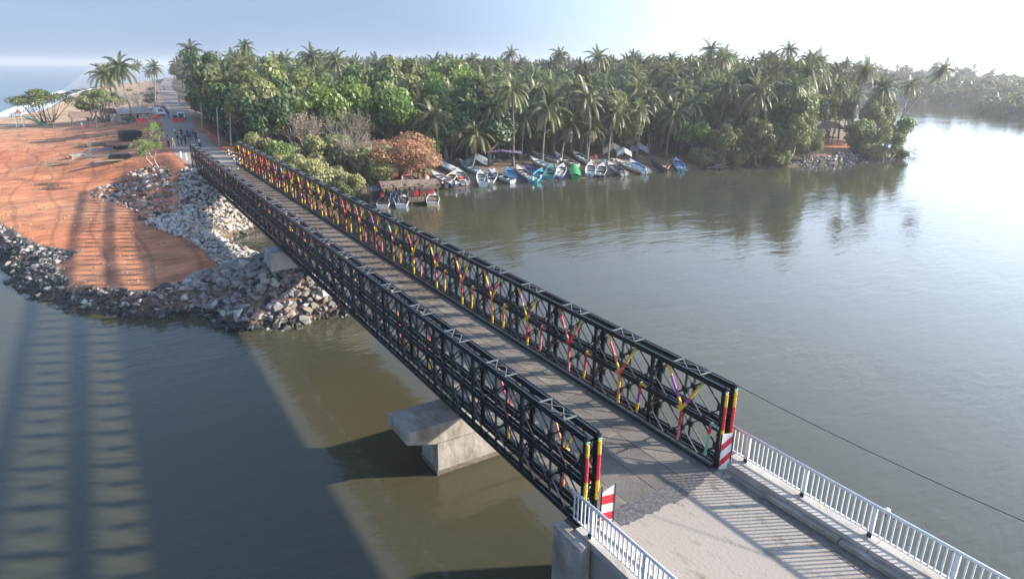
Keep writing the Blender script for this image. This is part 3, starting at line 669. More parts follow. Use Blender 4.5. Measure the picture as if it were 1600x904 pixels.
# ------------------------------------------------------------------ vegetation
def frond(b, az_, el_, ln, droop, rr, mi=0, nseg=14, wl=.16):
    d = Vector((math.cos(az_)*math.cos(el_), math.sin(az_)*math.cos(el_), math.sin(el_))); p = Vector((0, 0, 0))
    side = Vector((-math.sin(az_), math.cos(az_), 0)); tw = rr.uniform(-.5, .5); side = Matrix.Rotation(tw, 3, d) @ side
    pts = [p.copy()]; st = ln/nseg
    for i in range(nseg):
        p = p+d*st; pts.append(p.copy()); d = (d+Vector((0, 0, -droop/nseg*(1+i*.12)))).normalized()
    for i in range(nseg):
        a, c = pts[i], pts[i+1]; wd = .05*(1-i/nseg)+.012
        b.quad(a-side*wd, a+side*wd, c+side*wd*.8, c-side*wd*.8, mi)
        if i < 1: continue
        t = i/nseg; L_ = ln*.21*(math.sin(math.pi*min(1, t*.85+.13))**.6)*(1-.35*t)
        dd = (c-a).normalized()
        for s in (-1, 1):
            for k in (0, .5):
                o_ = a.lerp(c, k); dr = (side*s*.85+dd*.55+Vector((0, 0, -.45-.25*rr.random()))).normalized()
                tip = o_+dr*L_*rr.uniform(.85, 1.1)+Vector((0, 0, -.12*L_)); mid = o_+dr*L_*.5; wv = dd*wl*.5
                b.quad(o_-wv*.5, o_+wv*.5, mid+wv, mid-wv*.7, mi); b.tri(mid-wv*.7, mid+wv, tip, mi)
def crown_mesh(seed, n=24, ln=4.0, nseg=14, dry=5, wl=.16):
    rr = random.Random(seed); b = MB()
    for i in range(n):
        t = i/n; e = R(82-118*t**.85+rr.uniform(-9, 9)); frond(b, i*2.39996+rr.uniform(-.25, .25), e, ln*rr.uniform(.85, 1.1)*(.75+.25*min(1, t*3)), rr.uniform(.9, 1.5)+.3*t, rr, 0, nseg, wl)
    for i in range(dry): frond(b, rr.uniform(0, 6.28), R(rr.uniform(-62, -30)), ln*rr.uniform(.6, .85), 1.4, rr, 1, nseg, wl)
    for i in range(9):
        a = rr.uniform(0, 6.28); c = Vector((math.cos(a)*.3, math.sin(a)*.3, -.35+rr.uniform(-.15, .15))); 
        b.tube([c-Vector((0, 0, .15)), c, c+Vector((0, 0, .15))], [.06, .15, .06], 5, 2)
    return b.mesh('crown', ['frond', 'frond_dry', 'leaf_bright'])
CRN = [crown_mesh(10+i, 21+i, 3.9+.25*(i % 3), 13, 4+i % 4) for i in range(6)]
CRL = [crown_mesh(40+i, 13, 4.1, 6, 2, .5) for i in range(2)]
def palm(x, y, h, lean=(0, 0), seed=0, sc=1.0, label=None, group=None, crown=None, z=None):
    rr = random.Random(seed*13+5); z = (H(x, y) if z is None else z)-.1
    t = empty('palm_tree', (x, y, z), label, 'palm tree', group)
    n = 9; pts = []
    bx, by = rr.uniform(-.3, .3), rr.uniform(-.3, .3)
    for i in range(n+1):
        s = i/n; pts.append(Vector((lean[0]*s**1.35+bx*math.sin(s*math.pi), lean[1]*s**1.35+by*math.sin(s*math.pi), h*s)))
    tk = MB(); tk.tube(pts, [.27 if i == 0 else .19-.07*i/n for i in range(n+1)], 7); tk.build('trunk', 'trunk', t, True)
    d = (pts[-1]-pts[-2]).normalized(); c = ob('crown', crown or rr.choice(CRN), t, pts[-1])
    qd = Vector((0, 0, 1)).rotation_difference((d+Vector((0, 0, .8))).normalized()); c.rotation_mode = 'QUATERNION'
    c.rotation_quaternion = qd @ Euler((0, 0, rr.uniform(0, 6.28))).to_quaternion(); k = sc*rr.uniform(.86, 1.1); c.scale = (k, k, k*rr.uniform(.9, 1.1))
    return t
# key palms from the photograph: foot pixel and foot height, crown-centre pixel
def palmp(bx, by, z, tx, ty, seed, label, sc=1.0, cr=None):
    b_ = at(bx, by, z); z = H(b_.x, b_.y); b_ = at(bx, by, z)
    dist = (b_-CAM).length; # top: same optical depth
    dv = fw+r2*((tx-800)/F)-u2*((ty-452)/F); dep = (b_-CAM).dot(fw); tp = CAM+dv*dep
    return palm(b_.x, b_.y, tp.z-z, (tp.x-b_.x, tp.y-b_.y), seed, sc, label, None, CRN[cr] if cr is not None else None)
KP = [
 (790, 240, -3, 791, 148, 'straight coconut palm rising behind the purple tarp on the landing', 1.05, 0),
 (877, 247, -3.6, 889, 186, 'short coconut palm leaning right over the green boat', 1.05, 1),
 (918, 247, -3.6, 925, 190, 'short palm standing between the green boat and the white boat', .9, 2),
 (951, 252, -3.6, 962, 174, 'coconut palm with a leaning pale trunk beside the beige tarp', 1.0, 3),
 (851, 238, -3, 853, 178, 'palm with a hidden trunk behind the turquoise boat', .9, 4),
 (1325, 232, -2.2, 1352, 116, 'tall leaning palm right of the stilt hut', 1.05, 5),
 (1352, 233, -2.2, 1338, 150, 'palm beside the revetment leaning back to the left', .85, 0),
 (1378, 236, -3, 1474, 108, 'lone palm leaning far out over the water at the point', 1.0, 1),
 (1400, 225, -2.5, 1424, 128, 'palm behind the lone leaning one at the point', .85, 2),
 (1185, 200, -2, 1193, 92, 'tall palm above the olive mangrove, left of two slim trunks', 1.0, 3),
 (1205, 210, -2, 1209, 88, 'tall palm above the olive mangrove, right slim trunk', 1.0, 4),
 (1275, 200, -2, 1279, 98, 'tall palm directly above the stilt hut', 1.05, 5),
 (1320, 200, -2, 1322, 100, 'tall palm with a full crown, right of the stilt hut', 1.05, 0),
 (1310, 215, -2, 1313, 134, 'low palm with a drooping crown just above the stilt hut', .95, 1),
 (1120, 205, -2, 1132, 88, 'tall palm on the skyline above the turquoise boat at the trees', 1.0, 2),
 (210, 191, -2.2, 186, 103, 'tall palm by the beach hut leaning left, right one of the pair', 1.3, 3),
 (190, 189, -2.2, 162, 116, 'palm by the beach hut leaning left, left one of the pair', 1.3, 4),
 (180, 178, -2.2, 174, 122, 'lower palm behind the leaning pair by the beach hut', .9, 5),
 (219, 140, -2.2, 216, 101, 'small far palm on the beach seen against the sea', 1.1, 0),
 (243, 170, -2.2, 241, 106, 'upright palm left of the road, behind the bare tree', .9, 1),
 (237, 150, -2.2, 232, 113, 'low far palm left of the road', .8, 2),
 (321, 182, -1.5, 297, 78, 'tallest palm right of the road with a long curved trunk', 1.1, 3),
 (306, 150, -1.5, 284, 84, 'palm right of the road with a crown beside the tallest', 1.05, 4),
 (331, 170, -1.5, 303, 96, 'palm leaning left behind the roadside poles', 1.05, 5),
 (368, 160, -2, 364, 88, 'tall palm in the roadside grove, crown on the skyline', 1.1, 0),
 (384, 175, -2, 388, 126, 'palm in the roadside grove with a pale hanging skirt of fronds', 1.0, 1),
 (345, 168, -2, 341, 120, 'palm in the roadside grove over the green hedge', 1.0, 2),
 (425, 160, -2, 427, 96, 'palm with a broad grey-green crown above the dry shrubs', 1.1, 3),
 (697, 175, -2, 699, 92, 'tall palm standing clear on the skyline at mid picture', .95, 4),
 (765, 175, -2, 765, 112, 'skyline palm right of the tall one at mid picture', .9, 5),
 (786, 170, -2, 787, 104, 'skyline palm behind the purple tarp', .9, 0),
 (874, 180, -2, 875, 96, 'skyline palm behind the row of boats', 1.0, 1),
 (940, 185, -2, 940, 98, 'skyline palm above the short palms', .95, 2),
 (990, 180, -2, 990, 88, 'tall skyline palm above the blue boat', 1.05, 3),
 (1048, 190, -2, 1049, 92, 'skyline palm left of the mangroves', 1.0, 4),
 (725, 220, -2.5, 690, 140, 'low palm with long green fronds behind the rusty tree', 1.1, 5),
 (540, 190, -2.3, 522, 128, 'young palm with upright green fronds behind the bright tree', 1.1, 0),
 (600, 200, -2.3, 596, 150, 'young palm with broad fronds above the dry shrub', 1.1, 1),
 (655, 200, -2.3, 640, 132, 'young palm above the rusty tree', 1.0, 2),
]
taken = []
for i, (bx, by, z, tx, ty, lb, sc_, c_) in enumerate(KP):
    t = palmp(bx, by, z, tx, ty, i+1, lb, sc_, c_); taken.append((t.location.x, t.location.y))
def roaddist(x, y): return float(segdist(np.array([x]), np.array([y]), RC, False)[0])
# the grove
G = []
rr = random.Random(21); tries = 0
def px_of(x, y): v = Vector((x, y, -3))-CAM; return 800+F*v.dot(r2)/v.dot(fw)
def in_view(x, y, m_=60):
    v = Vector((x, y, 8))-CAM; z = v.dot(fw)
    return z > 5 and -m_ < 800+F*v.dot(r2)/z < 1600+m_
cand = []
for _ in range(9000): cand.append((rr.uniform(4, 150), rr.uniform(62, 205)))
ca_ = np.array(cand); sd_ = sdf(ca_[:, 0], ca_[:, 1]); rd_ = segdist(ca_[:, 0], ca_[:, 1], RC, False)
# ground kept low near the shore west of the landing, where only scrub grows
for (x, y), s_, r_ in zip(cand, sd_, rd_):
    dc = math.hypot(x-CX, y-CY)
    if s_ < (7 if x < 88 else 4) or r_ < 9 or (x < 32 and y < 98 and x > 3) : continue
    if not in_view(x, y): continue
    if 1250 < px_of(x, y) < 1345 and s_ < 14: continue
    md = 3.4 if dc < 125 else 4.6
    if any((x-a)**2+(y-b_)**2 < md*md for a, b_ in taken): continue
    v_ = Vector((x, y, 5))-CAM; px_ = 800+F*v_.dot(r2)/v_.dot(fw)
    if 430 < px_ < 730 and rr.random() < .55: continue
    taken.append((x, y)); G.append((dc, x, y))
G.sort(); G = G[:300-len(KP)]
far_start = G[-1][0]
def PZ(x, y):
    v = Vector((x, y, 5))-CAM; px = 800+F*v.dot(r2)/v.dot(fw); row = 'front' if v.length < 118 else 'back'
    k = 'beside the road' if px < 430 else 'above the dry scrub' if px < 600 else 'behind the rusty tree' if px < 720 else 'behind the left boats' if px < 860 else 'behind the middle boats' if px < 960 else 'behind the right boats' if px < 1090 else 'above the mangroves' if px < 1240 else 'round the stilt hut'
    return '%s-row coconut palm in the grove %s' % (row, k), '%s-row palms %s' % (row, k)
for i, (dc, x, y) in enumerate(G):
    # trees stand taller towards the point and the road, lower along the landing
    k = sm(75, 105, x)+sm(150, 110, x+y*0)*0
    hh = 9.2+5.2*float(sm(75, 108, x))+5*float(sm(112, 150, y))*(1 if x < 45 else .55)+rr.uniform(-3.4, 2.6)+(1.8 if rr.random() < .16 else 0)
    if x < 40 and y < 120: hh = rr.uniform(5.5, 10)
    palm(x, y, hh, (rr.uniform(-1.6, 1.6), rr.uniform(-1.6, 1.6)), 200+i, rr.uniform(.9, 1.12), *PZ(x, y))

# broadleaf crowns
def leafcloud(b, blobs, n, size, rr, mi=0):
    W = [bl[3]*bl[4]*bl[5] for bl in blobs]
    for _ in range(n):
        cx, cy, cz, rx, ry, rz_ = rr.choices(blobs, W)[0]
        d = Vector((rr.gauss(0, 1), rr.gauss(0, 1), rr.gauss(0, 1))).normalized(); rad = rr.random()**.28
        if d.z < -.3 and rr.random() < .6: d.z = -d.z
        p = Vector((cx+d.x*rx*rad, cy+d.y*ry*rad, cz+d.z*rz_*rad))
        nn = (d+Vector((rr.gauss(0, .6), rr.gauss(0, .6), rr.gauss(0, .6)+.3))).normalized(); a = nn.orthogonal().normalized(); a = Matrix.Rotation(rr.uniform(0, 6.28), 3, nn) @ a; c = nn.cross(a)
        s = size*rr.uniform(.6, 1.3); mi_ = mi if not isinstance(mi, (list, tuple)) else rr.choice(mi)
        b.tri(p-a*s*.5, p+c*s*.32+a*.1*s, p+a*s*.6, mi_); b.tri(p-a*s*.5, p+a*s*.6, p-c*s*.32, mi_)
def blobset(rr, rx, ry, rz_, cz, n, s=(.3, .5)):
    o_ = []
    for i in range(n):
        d = Vector((rr.gauss(0, 1), rr.gauss(0, 1), rr.gauss(0, .8))).normalized(); k = rr.uniform(.45, .8); q_ = rr.uniform(*s)
        o_.append((d.x*rx*k, d.y*ry*k, cz+d.z*rz_*k, rx*q_, ry*q_, rz_*q_*1.05))
    return o_
def tree_pair(seed, m, n=2200, rx=2.6, ry=2.6, rz_=1.9, cz=3.4, nb=11, size=.34, multi=1, tm='bark', mi=None, mats=None, s=(.3, .5)):
    """unit tree: (trunk mesh, crown mesh)"""
    rr = random.Random(seed); bl = blobset(rr, rx, ry, rz_, cz, nb, s); c = MB(); leafcloud(c, bl, n, size, rr, mi or 0)
    t = MB()
    for k in range(multi):
        a = rr.uniform(0, 6.28); q_ = .25*(multi > 1)
        base = Vector((math.cos(a)*q_, math.sin(a)*q_, -.3)); fork = Vector((rr.uniform(-.3, .3)*multi, rr.uniform(-.3, .3)*multi, cz*.45))
        t.tube([base, base.lerp(fork, .5)+Vector((rr.uniform(-.1, .1), 0, 0)), fork], [.19, .15, .12], 6)
        for bx in bl[k::multi]:
            e = Vector(bx[:3]); m_ = fork.lerp(e, .5)+Vector((rr.uniform(-.3, .3), rr.uniform(-.3, .3), -.2)); t.tube([fork, m_, e], [.1, .06, .025], 4, cap=False)
    return t.mesh('trunk', tm, True), c.mesh('crown', mats or m)
BT = {}
for k, m in (('dark', 'leaf_dark'), ('mid', 'leaf_mid'), ('bright', 'leaf_bright'), ('olive', 'leaf_olive')):
    BT[k] = [tree_pair(300+len(BT)*10+i, m, 3000 if k != 'bright' else 2200) for i in range(3)]
BT['bush'] = [tree_pair(430+i, 'leaf_scrub', 3600, rx=2.1, ry=2.1, rz_=1.5, cz=1.45, nb=14, size=.26, multi=4, s=(.3, .5)) for i in range(3)]
BT['gbush'] = [tree_pair(440+i, 'leaf_mid', 3600, rx=2.1, ry=2.1, rz_=1.5, cz=1.45, nb=14, size=.28, multi=4, s=(.3, .5)) for i in range(2)]
BT['rust'] = [tree_pair(400, None, 15000, rx=2.9, rz_=1.5, cz=1.75, mats=['leaf_rust', 'leaf_olive', 'leaf_bright'], mi=[0, 0, 0, 1], nb=44, size=.15, multi=3, s=(.2, .34))]
BT['mangrove'] = [tree_pair(410+i, 'leaf_olive', 4200, rz_=2.5, cz=2.7, nb=15, size=.28, multi=4, s=(.24, .4)) for i in range(2)]
def dry_pair(seed, leafm='leaf_dry', n=900):
    rr = random.Random(seed); t = MB(); c = MB(); tips = []
    def br(p, d, l, r, lv):
        e = p+d*l; m_ = p.lerp(e, .5)+Vector((rr.uniform(-.06, .06), rr.uniform(-.06, .06), 0))*l
        t.tube([p, m_, e], [r, r*.8, r*.6], 3 if lv else 5, cap=False)
        if lv >= 4 or r < .006: tips.append(e); return
        for _ in range(3 if lv < 3 else 2):
            nd = (d+Vector((rr.gauss(0, .38), rr.gauss(0, .38), rr.gauss(.12, .2)))).normalized(); br(e, nd, l*rr.uniform(.6, .85), r*.62, lv+1)
    for k in range(5):
        a = rr.uniform(0, 6.28); br(Vector((math.cos(a)*.2, math.sin(a)*.2, -.2)), Vector((math.cos(a)*.35, math.sin(a)*.35, 1)).normalized(), 1.5, .07, 0)
    for _ in range(n):
        p = rr.choice(tips)+Vector((rr.gauss(0, .2), rr.gauss(0, .2), rr.gauss(0, .2))); a = Vector((rr.gauss(0, 1), rr.gauss(0, 1), rr.gauss(0, 1))).normalized()*.1; c_ = a.orthogonal()*.6; c.tri(p-a, p+c_, p+a)
    return t.mesh('branches', 'twig'), c.mesh('leaves', leafm)
BT['dry'] = [dry_pair(500), dry_pair(501), dry_pair(502, 'leaf_olive', 3200)]
def tree(kind, x, y, sc=1, label='', group=None, name=None, v=None, z=None, cat=None):
    rr = random.Random(int(abs(x*31+y*17))+1); tm, cm_ = BT[kind][v if v is not None else rr.randrange(len(BT[kind]))]
    t = empty(name or ('shrub' if kind in ('dry',) else 'broadleaf_tree'), (x, y, (H(x, y) if z is None else z)-.1), label, cat or ('shrub' if kind == 'dry' else 'tree'), group, rr.uniform(0, 6.28), sc)
    ob('branches' if kind == 'dry' else 'trunk', tm, t); ob('leaves' if kind == 'dry' else 'crown', cm_, t); return t
def treep(kind, px, py, sc, label, z=-2.8, v=None, name=None, cat=None):
    p = at(px, py, z); p = at(px, py, H(p.x, p.y)); return tree(kind, p.x, p.y, sc, label, None, name, v, None, cat)
treep('bright', 514, 228, (.95, .95, 1.45), 'fresh green tree glowing above the grey scrub beside the bridge')
treep('rust', 626, 288, (2.8, 2.5, 2.05), 'rusty orange almond tree spreading over the thatched shack')
treep('bright', 665, 268, (.9, .9, .9), 'yellow-green tree on the right flank of the rusty one', v=1)
treep('olive', 655, 288, (.9, .9, .6), 'low olive bush at the right foot of the rusty tree', v=1, name='bush', cat='bush')
for i, (px, py, sx, sz, k, lb) in enumerate((
 (398, 232, 1.3, 1.5, 'dry', 'tall grey-brown twiggy shrub behind the leaning white pole'), (425, 240, 1.3, 1.6, 'dry', 'grey-brown twiggy shrub, second right of the white pole'), (450, 248, 1.4, 1.7, 'dry', 'widest grey-brown twiggy shrub by the bridge'),
 (475, 256, 1.3, 1.5, 'dry', 'grey twiggy shrub left of the first green bush'), (550, 262, 1.1, 1.7, 'dry', 'bare mauve-grey shrub behind the bush with the teal sheet'), (565, 288, 1.1, 1.3, 'dry', 'thin leafless shrub leaning over the bank near the shack'))):
    treep(k, px, py, (sx*1.15, sx*1.15, sz*1.15), lb, v=i % 2)
for i, (px, py, sx, sz, k, lb) in enumerate((
 (478, 268, 1.0, .75, 'olive', 'olive bush by the truss, first from the far end'), (508, 272, 1.05, .95, 'olive', 'rounded olive bush with a pale stem beside the truss'), (532, 266, 1.0, .9, 'mid', 'green bush between two olive ones beside the bridge'),
 (560, 280, 1.05, 1.0, 'olive', 'olive bush beside the teal sheet'), (590, 292, 1.0, .9, 'olive', 'olive bush left of the rusty tree'), (455, 235, 1.0, .9, 'olive', 'olive bush behind the twiggy shrubs'),
 (735, 246, 1.5, 1.6, 'dark', 'big dark green tree behind the first beached boats'), (700, 250, 1.1, 1.2, 'dark', 'dark tree in shade right of the rusty one'), (765, 240, 1.2, 1.4, 'dark', 'dark tree left of the straight palm'),
 (352, 205, 1.5, 1.3, 'dark', 'dark hedge tree behind the roadside poles'), (330, 192, 1.4, 1.2, 'mid', 'green tree over the road edge left of the poles'), (375, 200, 1.5, 1.5, 'mid', 'spreading green tree between poles and dry shrubs'), (408, 196, 1.4, 1.4, 'dark', 'dark tree behind the twiggy shrubs'),
 (318, 172, 1.3, 1.2, 'mid', 'green tree by the double poles on the road'), (400, 170, 1.6, 1.5, 'mid', 'broad green crown under the grove palms'), (440, 190, 1.5, 1.4, 'dark', 'dark green tree right of the spreading one'), (600, 225, 1.5, 1.5, 'dark', 'dark tree behind the bare mauve shrub'), (560, 225, 1.5, 1.4, 'dark', 'dark tree right of the fresh green one'),
 (640, 215, 1.6, 1.4, 'olive', 'olive tree with bare limbs behind the rusty one'), (640, 190, 1.5, 1.5, 'bright', 'bright green tree back in the grove left of mid picture'), (700, 195, 1.6, 1.6, 'mid', 'green tree with spreading top behind the dark ones'))):
    treep({'olive': 'bush', 'mid': 'gbush'}.get(k, k) if sz < 1.1 else k, px, py, (sx*1.4, sx*1.4, sz*(1.9 if sz < 1.1 else 1.35)), lb, name='bush' if sz < 1.1 else None, cat='bush' if sz < 1.1 else None)
for i, (x, y, sc_, k) in enumerate(((5.5, 66, .8, 'bush'), (6.8, 70, 1.0, 'bush'), (8, 65.5, .8, 'gbush'), (9.5, 69, 1.1, 'bush'), (7.5, 75, 1.1, 'gbush'), (10.5, 74, 1.1, 'bush'), (12.5, 70, .9, 'bush'), (6.2, 80, 1.0, 'bush'), (11.5, 66, .7, 'gbush'), (13.8, 67.5, .8, 'bush'), (6, 86, 1.0, 'gbush'), (9.5, 80.5, 1.1, 'bush'), (7, 62.6, .6, 'bush'))):
    tree(k, x, y, (sc_*1.15, sc_*1.15, sc_*1.25), '%s on the bank beside the right truss, %s of its row' % ({'bush': 'sunlit yellow-olive scrub', 'gbush': 'green scrub'}[k], ORD[i]), None, 'bush', cat='bush')
for i, (px, py, sx, sz, k, z_, lb) in enumerate(((1336, 240, 1.1, 1.2, 'mangrove', -3.4, 'pale mangrove right of the hut clearing'), (1362, 243, 1.1, 1.1, 'bush', -3.6, 'yellow-olive bush on the revetment crest'), (1382, 244, 1.2, 1.4, 'mangrove', -3.6, 'mangrove above the tip of the revetment'), (1404, 240, .9, 1.1, 'gbush', -3.4, 'green bush at the very tip of the point'), (1262, 246, 1.1, 1.4, 'mangrove', -3.2, 'mangrove left of the hut clearing'), (1330, 214, 1.5, 1.9, 'dark', -2.6, 'dark tree right behind the stilt hut'), (1285, 208, 1.5, 1.9, 'mid', -2.4, 'green tree directly behind the stilt hut'), (1258, 214, 1.4, 1.7, 'dark', -2.4, 'dark tree left behind the stilt hut'), (1305, 204, 1.5, 2.0, 'olive', -2.4, 'olive tree well behind the stilt hut'))):
    p = at(px, py, z_); tree(k, p.x, p.y, (sx, sx, sz), lb, None, 'bush' if 'bush' in k else None, cat='bush' if 'bush' in k else None)
for i, (x, off_, sx, sz, k) in enumerate(((76.5, 2.5, 1.0, .9, 'bush'), (79.5, 1.2, 1.1, 1.3, 'mangrove'), (82.5, 1.6, 1.0, 1.0, 'bush'), (85.3, 1.2, 1.3, 1.5, 'mangrove'), (88.2, .8, 1.0, .9, 'gbush'), (90.5, 1.6, 1.35, 1.6, 'mangrove'), (91.6, 4.5, 1.1, 1.5, 'gbush'))):
    y = float(np.interp(x, [72.5, 79.2, 91.1, 104.7], [66.8, 65.7, 59.5, 58.1]))+off_
    tree(k, x, y, (sx*1.15, sx*1.15, sz*1.15), '%s overhanging the water right of the boats, %s from the left' % ({'mangrove': 'olive mangrove', 'bush': 'low olive bush', 'gbush': 'low green bush'}[k], ORD[i]), None, None if k == 'mangrove' else 'bush', cat=None if k == 'mangrove' else 'bush')
treep('bright', 1392, 238, (1.2, 1.2, 1.6), 'fresh green tree at the tip of the wooded point', z=-3)
treep('mid', 1375, 228, (1.3, 1.3, 2.1), 'tall green tree just behind the tip of the point', z=-3)
treep('olive', 1362, 240, (.8, .8, .6), 'low yellow-green bush above the revetment', name='bush', cat='bush', z=-3)
treep('olive', 1322, 242, (.4, .4, .4), 'small round bush on the revetment below the hut', name='bush', cat='bush', z=-3)
treep('mangrove', 1345, 233, (1.1, 1.1, 1.5), 'pale tangled mangrove behind the revetment', z=-3)
# understorey of the grove
U = []; tries = 0
cand = [(rr.uniform(6, 150), rr.uniform(62, 230)) for _ in range(5000)]; ca_ = np.array(cand); sd_ = sdf(ca_[:, 0], ca_[:, 1]); rd_ = segdist(ca_[:, 0], ca_[:, 1], RC, False); tk2 = []
for (x, y), s_, r_ in zip(cand, sd_, rd_):
    if s_ < (5 if x < 88 else 3) or r_ < 6.5 or (x < 30 and y < 90) or not in_view(x, y) or (1250 < px_of(x, y) < 1350 and s_ < 15): continue
    if 24 < x < 76 and s_ < 9: continue
    if any((x-a)**2+(y-b_)**2 < 4.3**2 for a, b_ in tk2): continue
    tk2.append((x, y)); U.append((math.hypot(x-CX, y-CY), x, y))
U.sort(); U = U[:260]; far_u = U[-1][0]
for dc, x, y in U:
    k = rr.choices(['dark', 'mid', 'olive', 'bright', 'mangrove'], [3, 5, 3, 2.4, 1.5])[0]; s_ = rr.uniform(1.0, 1.75)
    hk = 1.0 if x < 88 else 1.25
    if px_of(x, y) < 730: s_ *= 1.22; hk = 1.12; k = rr.choice([k, 'mid', 'bright', 'olive']) if px_of(x, y) > 450 else rr.choice(['dark', 'mid', 'olive'])
    cn = {'dark': 'dark green', 'mid': 'mid green', 'olive': 'olive', 'bright': 'bright green', 'mangrove': 'pale olive'}[k]; where = PZ(x, y)[0].split(' in the grove ')[1]; row = PZ(x, y)[0].split('-')[0]
    tree(k, x, y, (s_, s_, s_*rr.uniform(.9, 1.4)*hk), 'leafy %s tree between %s-row palms of the grove %s' % (cn, row, where), '%s understorey trees, %s row %s' % (cn, row, where))
# far woods: joined canopy made of simple palms and leaf clumps
def low_tree(seed):
    rr = random.Random(seed); b = MB(); leafcloud(b, blobset(rr, 3, 3, 2.6, 0, 7, (.35, .55)), 420, .85, rr); return b.mesh('low', 'leaf_mid')
LT = [low_tree(i) for i in range(4)]
def far_wood(name, pts, label, palmfrac, seed):
    rr = random.Random(seed); V_ = []; Fc = []; Mi = []; nv = 0
    tmpl = []
    for me_ in CRL+LT:
        n_ = len(me_.vertices); co = np.empty(n_*3, 'f'); me_.vertices.foreach_get('co', co); co = co.reshape(-1, 3)
        fs_ = [tuple(p_.vertices) for p_ in me_.polygons]; mi_ = [p_.material_index for p_ in me_.polygons]; tmpl.append((co, fs_, mi_))
    for (x, y, h_) in pts:
        ispalm = rr.random() < palmfrac
        co, fs_, mi_ = tmpl[rr.randrange(2)] if ispalm else tmpl[2+rr.randrange(4)]
        k = rr.uniform(.85, 1.25); a = rr.uniform(0, 6.28); ca, sa = math.cos(a)*k, math.sin(a)*k
        top = h_+(rr.uniform(-1.2, 3.6) if ispalm else rr.uniform(-3.5, -.8))
        P_ = np.stack([co[:, 0]*ca-co[:, 1]*sa+x, co[:, 0]*sa+co[:, 1]*ca+y, co[:, 2]*k+top], -1); V_.append(P_)
        base = [0, 1, 2] if ispalm else [rr.choice([3, 3, 4, 5])]*3
        Fc += [tuple(i+nv for i in f_) for f_ in fs_]; Mi += [base[m_] for m_ in mi_]; nv += len(co)
        if ispalm:
            V_.append(np.array([(x-.15, y, top-6), (x+.15, y, top-6), (x+.1, y, top), (x-.1, y, top), (x, y-.15, top-6), (x, y+.15, top-6), (x, y+.1, top), (x, y-.1, top)])); Fc += [(nv, nv+1, nv+2, nv+3), (nv+4, nv+5, nv+6, nv+7)]; Mi += [6, 6]; nv += 8
    me_ = bpy.data.meshes.new(name); me_.from_pydata(np.concatenate(V_).tolist(), [], Fc)
    for m_ in ('frond', 'frond_dry', 'leaf_mid', 'leaf_mid', 'leaf_dark', 'leaf_olive', 'trunk'): me_.materials.append(MT[m_])
    me_.polygons.foreach_set('material_index', Mi); me_.update()
    return tag(ob(name, me_), label, 'wood', None, 'stuff')
pts = []
cand = []
for _ in range(9000):
    dd = 120+rr.random()**.8*520; an = rr.uniform(YAW-.75, YAW+.75); cand.append((CX+dd*math.sin(an), CY+dd*math.cos(an)))
ca_ = np.array(cand); sd_ = sdf(ca_[:, 0], ca_[:, 1]); rd_ = segdist(ca_[:, 0], ca_[:, 1], RC, False); grid = {}
for (x, y), s_, r_ in zip(cand, sd_, rd_):
    dc = math.hypot(x-CX, y-CY)
    if s_ < 5 or r_ < (9 if y < 200 else 5.2) or x < np.interp(y, [76, 131, 196, 280, 402, 639, 1000], [0, 1.6, 7.7, 14.7, 24.6, 50, 120]) or dc < min(far_start, far_u)-6: continue
    if y < 230 and x > 235+0*y and dc > 200: continue
    if x > 200 and y < 235: continue
    cell = 5.0 if dc < 260 else (7.0 if dc < 420 else 10)
    key = (int(x/cell), int(y/cell), cell)
    if key in grid: continue
    grid[key] = 1; pts.append((x, y, 7.2+(1.8 if x > 90 else 0)+1.2*math.sin(x*.05)+max(0, (dc-180))*.006))
far_wood('far_palm_wood', pts, 'distant palm wood running back to the skyline', .45, 31)
# woods on the far bank and the clump on the right
pts = []; rr = random.Random(77)
for _ in range(4200):
    dd = rr.uniform(300, 620); an = rr.uniform(YAW+.18, YAW+.85); x, y = CX+dd*math.sin(an), CY+dd*math.cos(an)
    pts.append((x, y))
ca_ = np.array(pts); sd_ = sdf(ca_[:, 0], ca_[:, 1]); pp = []; grid = {}
for (x, y), s_ in zip(pts, sd_):
    if s_ < 2 or x < 225 or (y < 142 and x < 345 ): continue
    key = (int(x/7), int(y/7))
    if key in grid: continue
    grid[key] = 1; (s_ < 45) and pp.append((x+1, y+1, .6)); (s_ < 9) and pp.append((x-1, y, -1.2)); pp.append((x, y, 5.0+2.2*math.sin(x*.03+y*.02)+(1.5 if s_ > 60 else 0)-(2.5 if s_ < 9 else 0)))
far_wood('far_bank_wood', pp, 'hazy blue-green wood along the far river bank', .03, 32)
pp2 = []
for _ in range(1500):
    x, y = rr.uniform(240, 345), rr.uniform(-20, 140)
    s_ = float(sdf(np.array([x]), np.array([y]))[0])
    if s_ > 1.5 and y < 142: (pp2.append((x, y, -.2+min(3.2, s_*.2)+rr.uniform(-.5, .5))), s_ < 8 and pp2.append((x+.5, y, -1.4)))
far_wood('mangrove_clump', pp2[:800], 'darker wooded tongue at the right edge, nearer than the far bank', .0, 33)

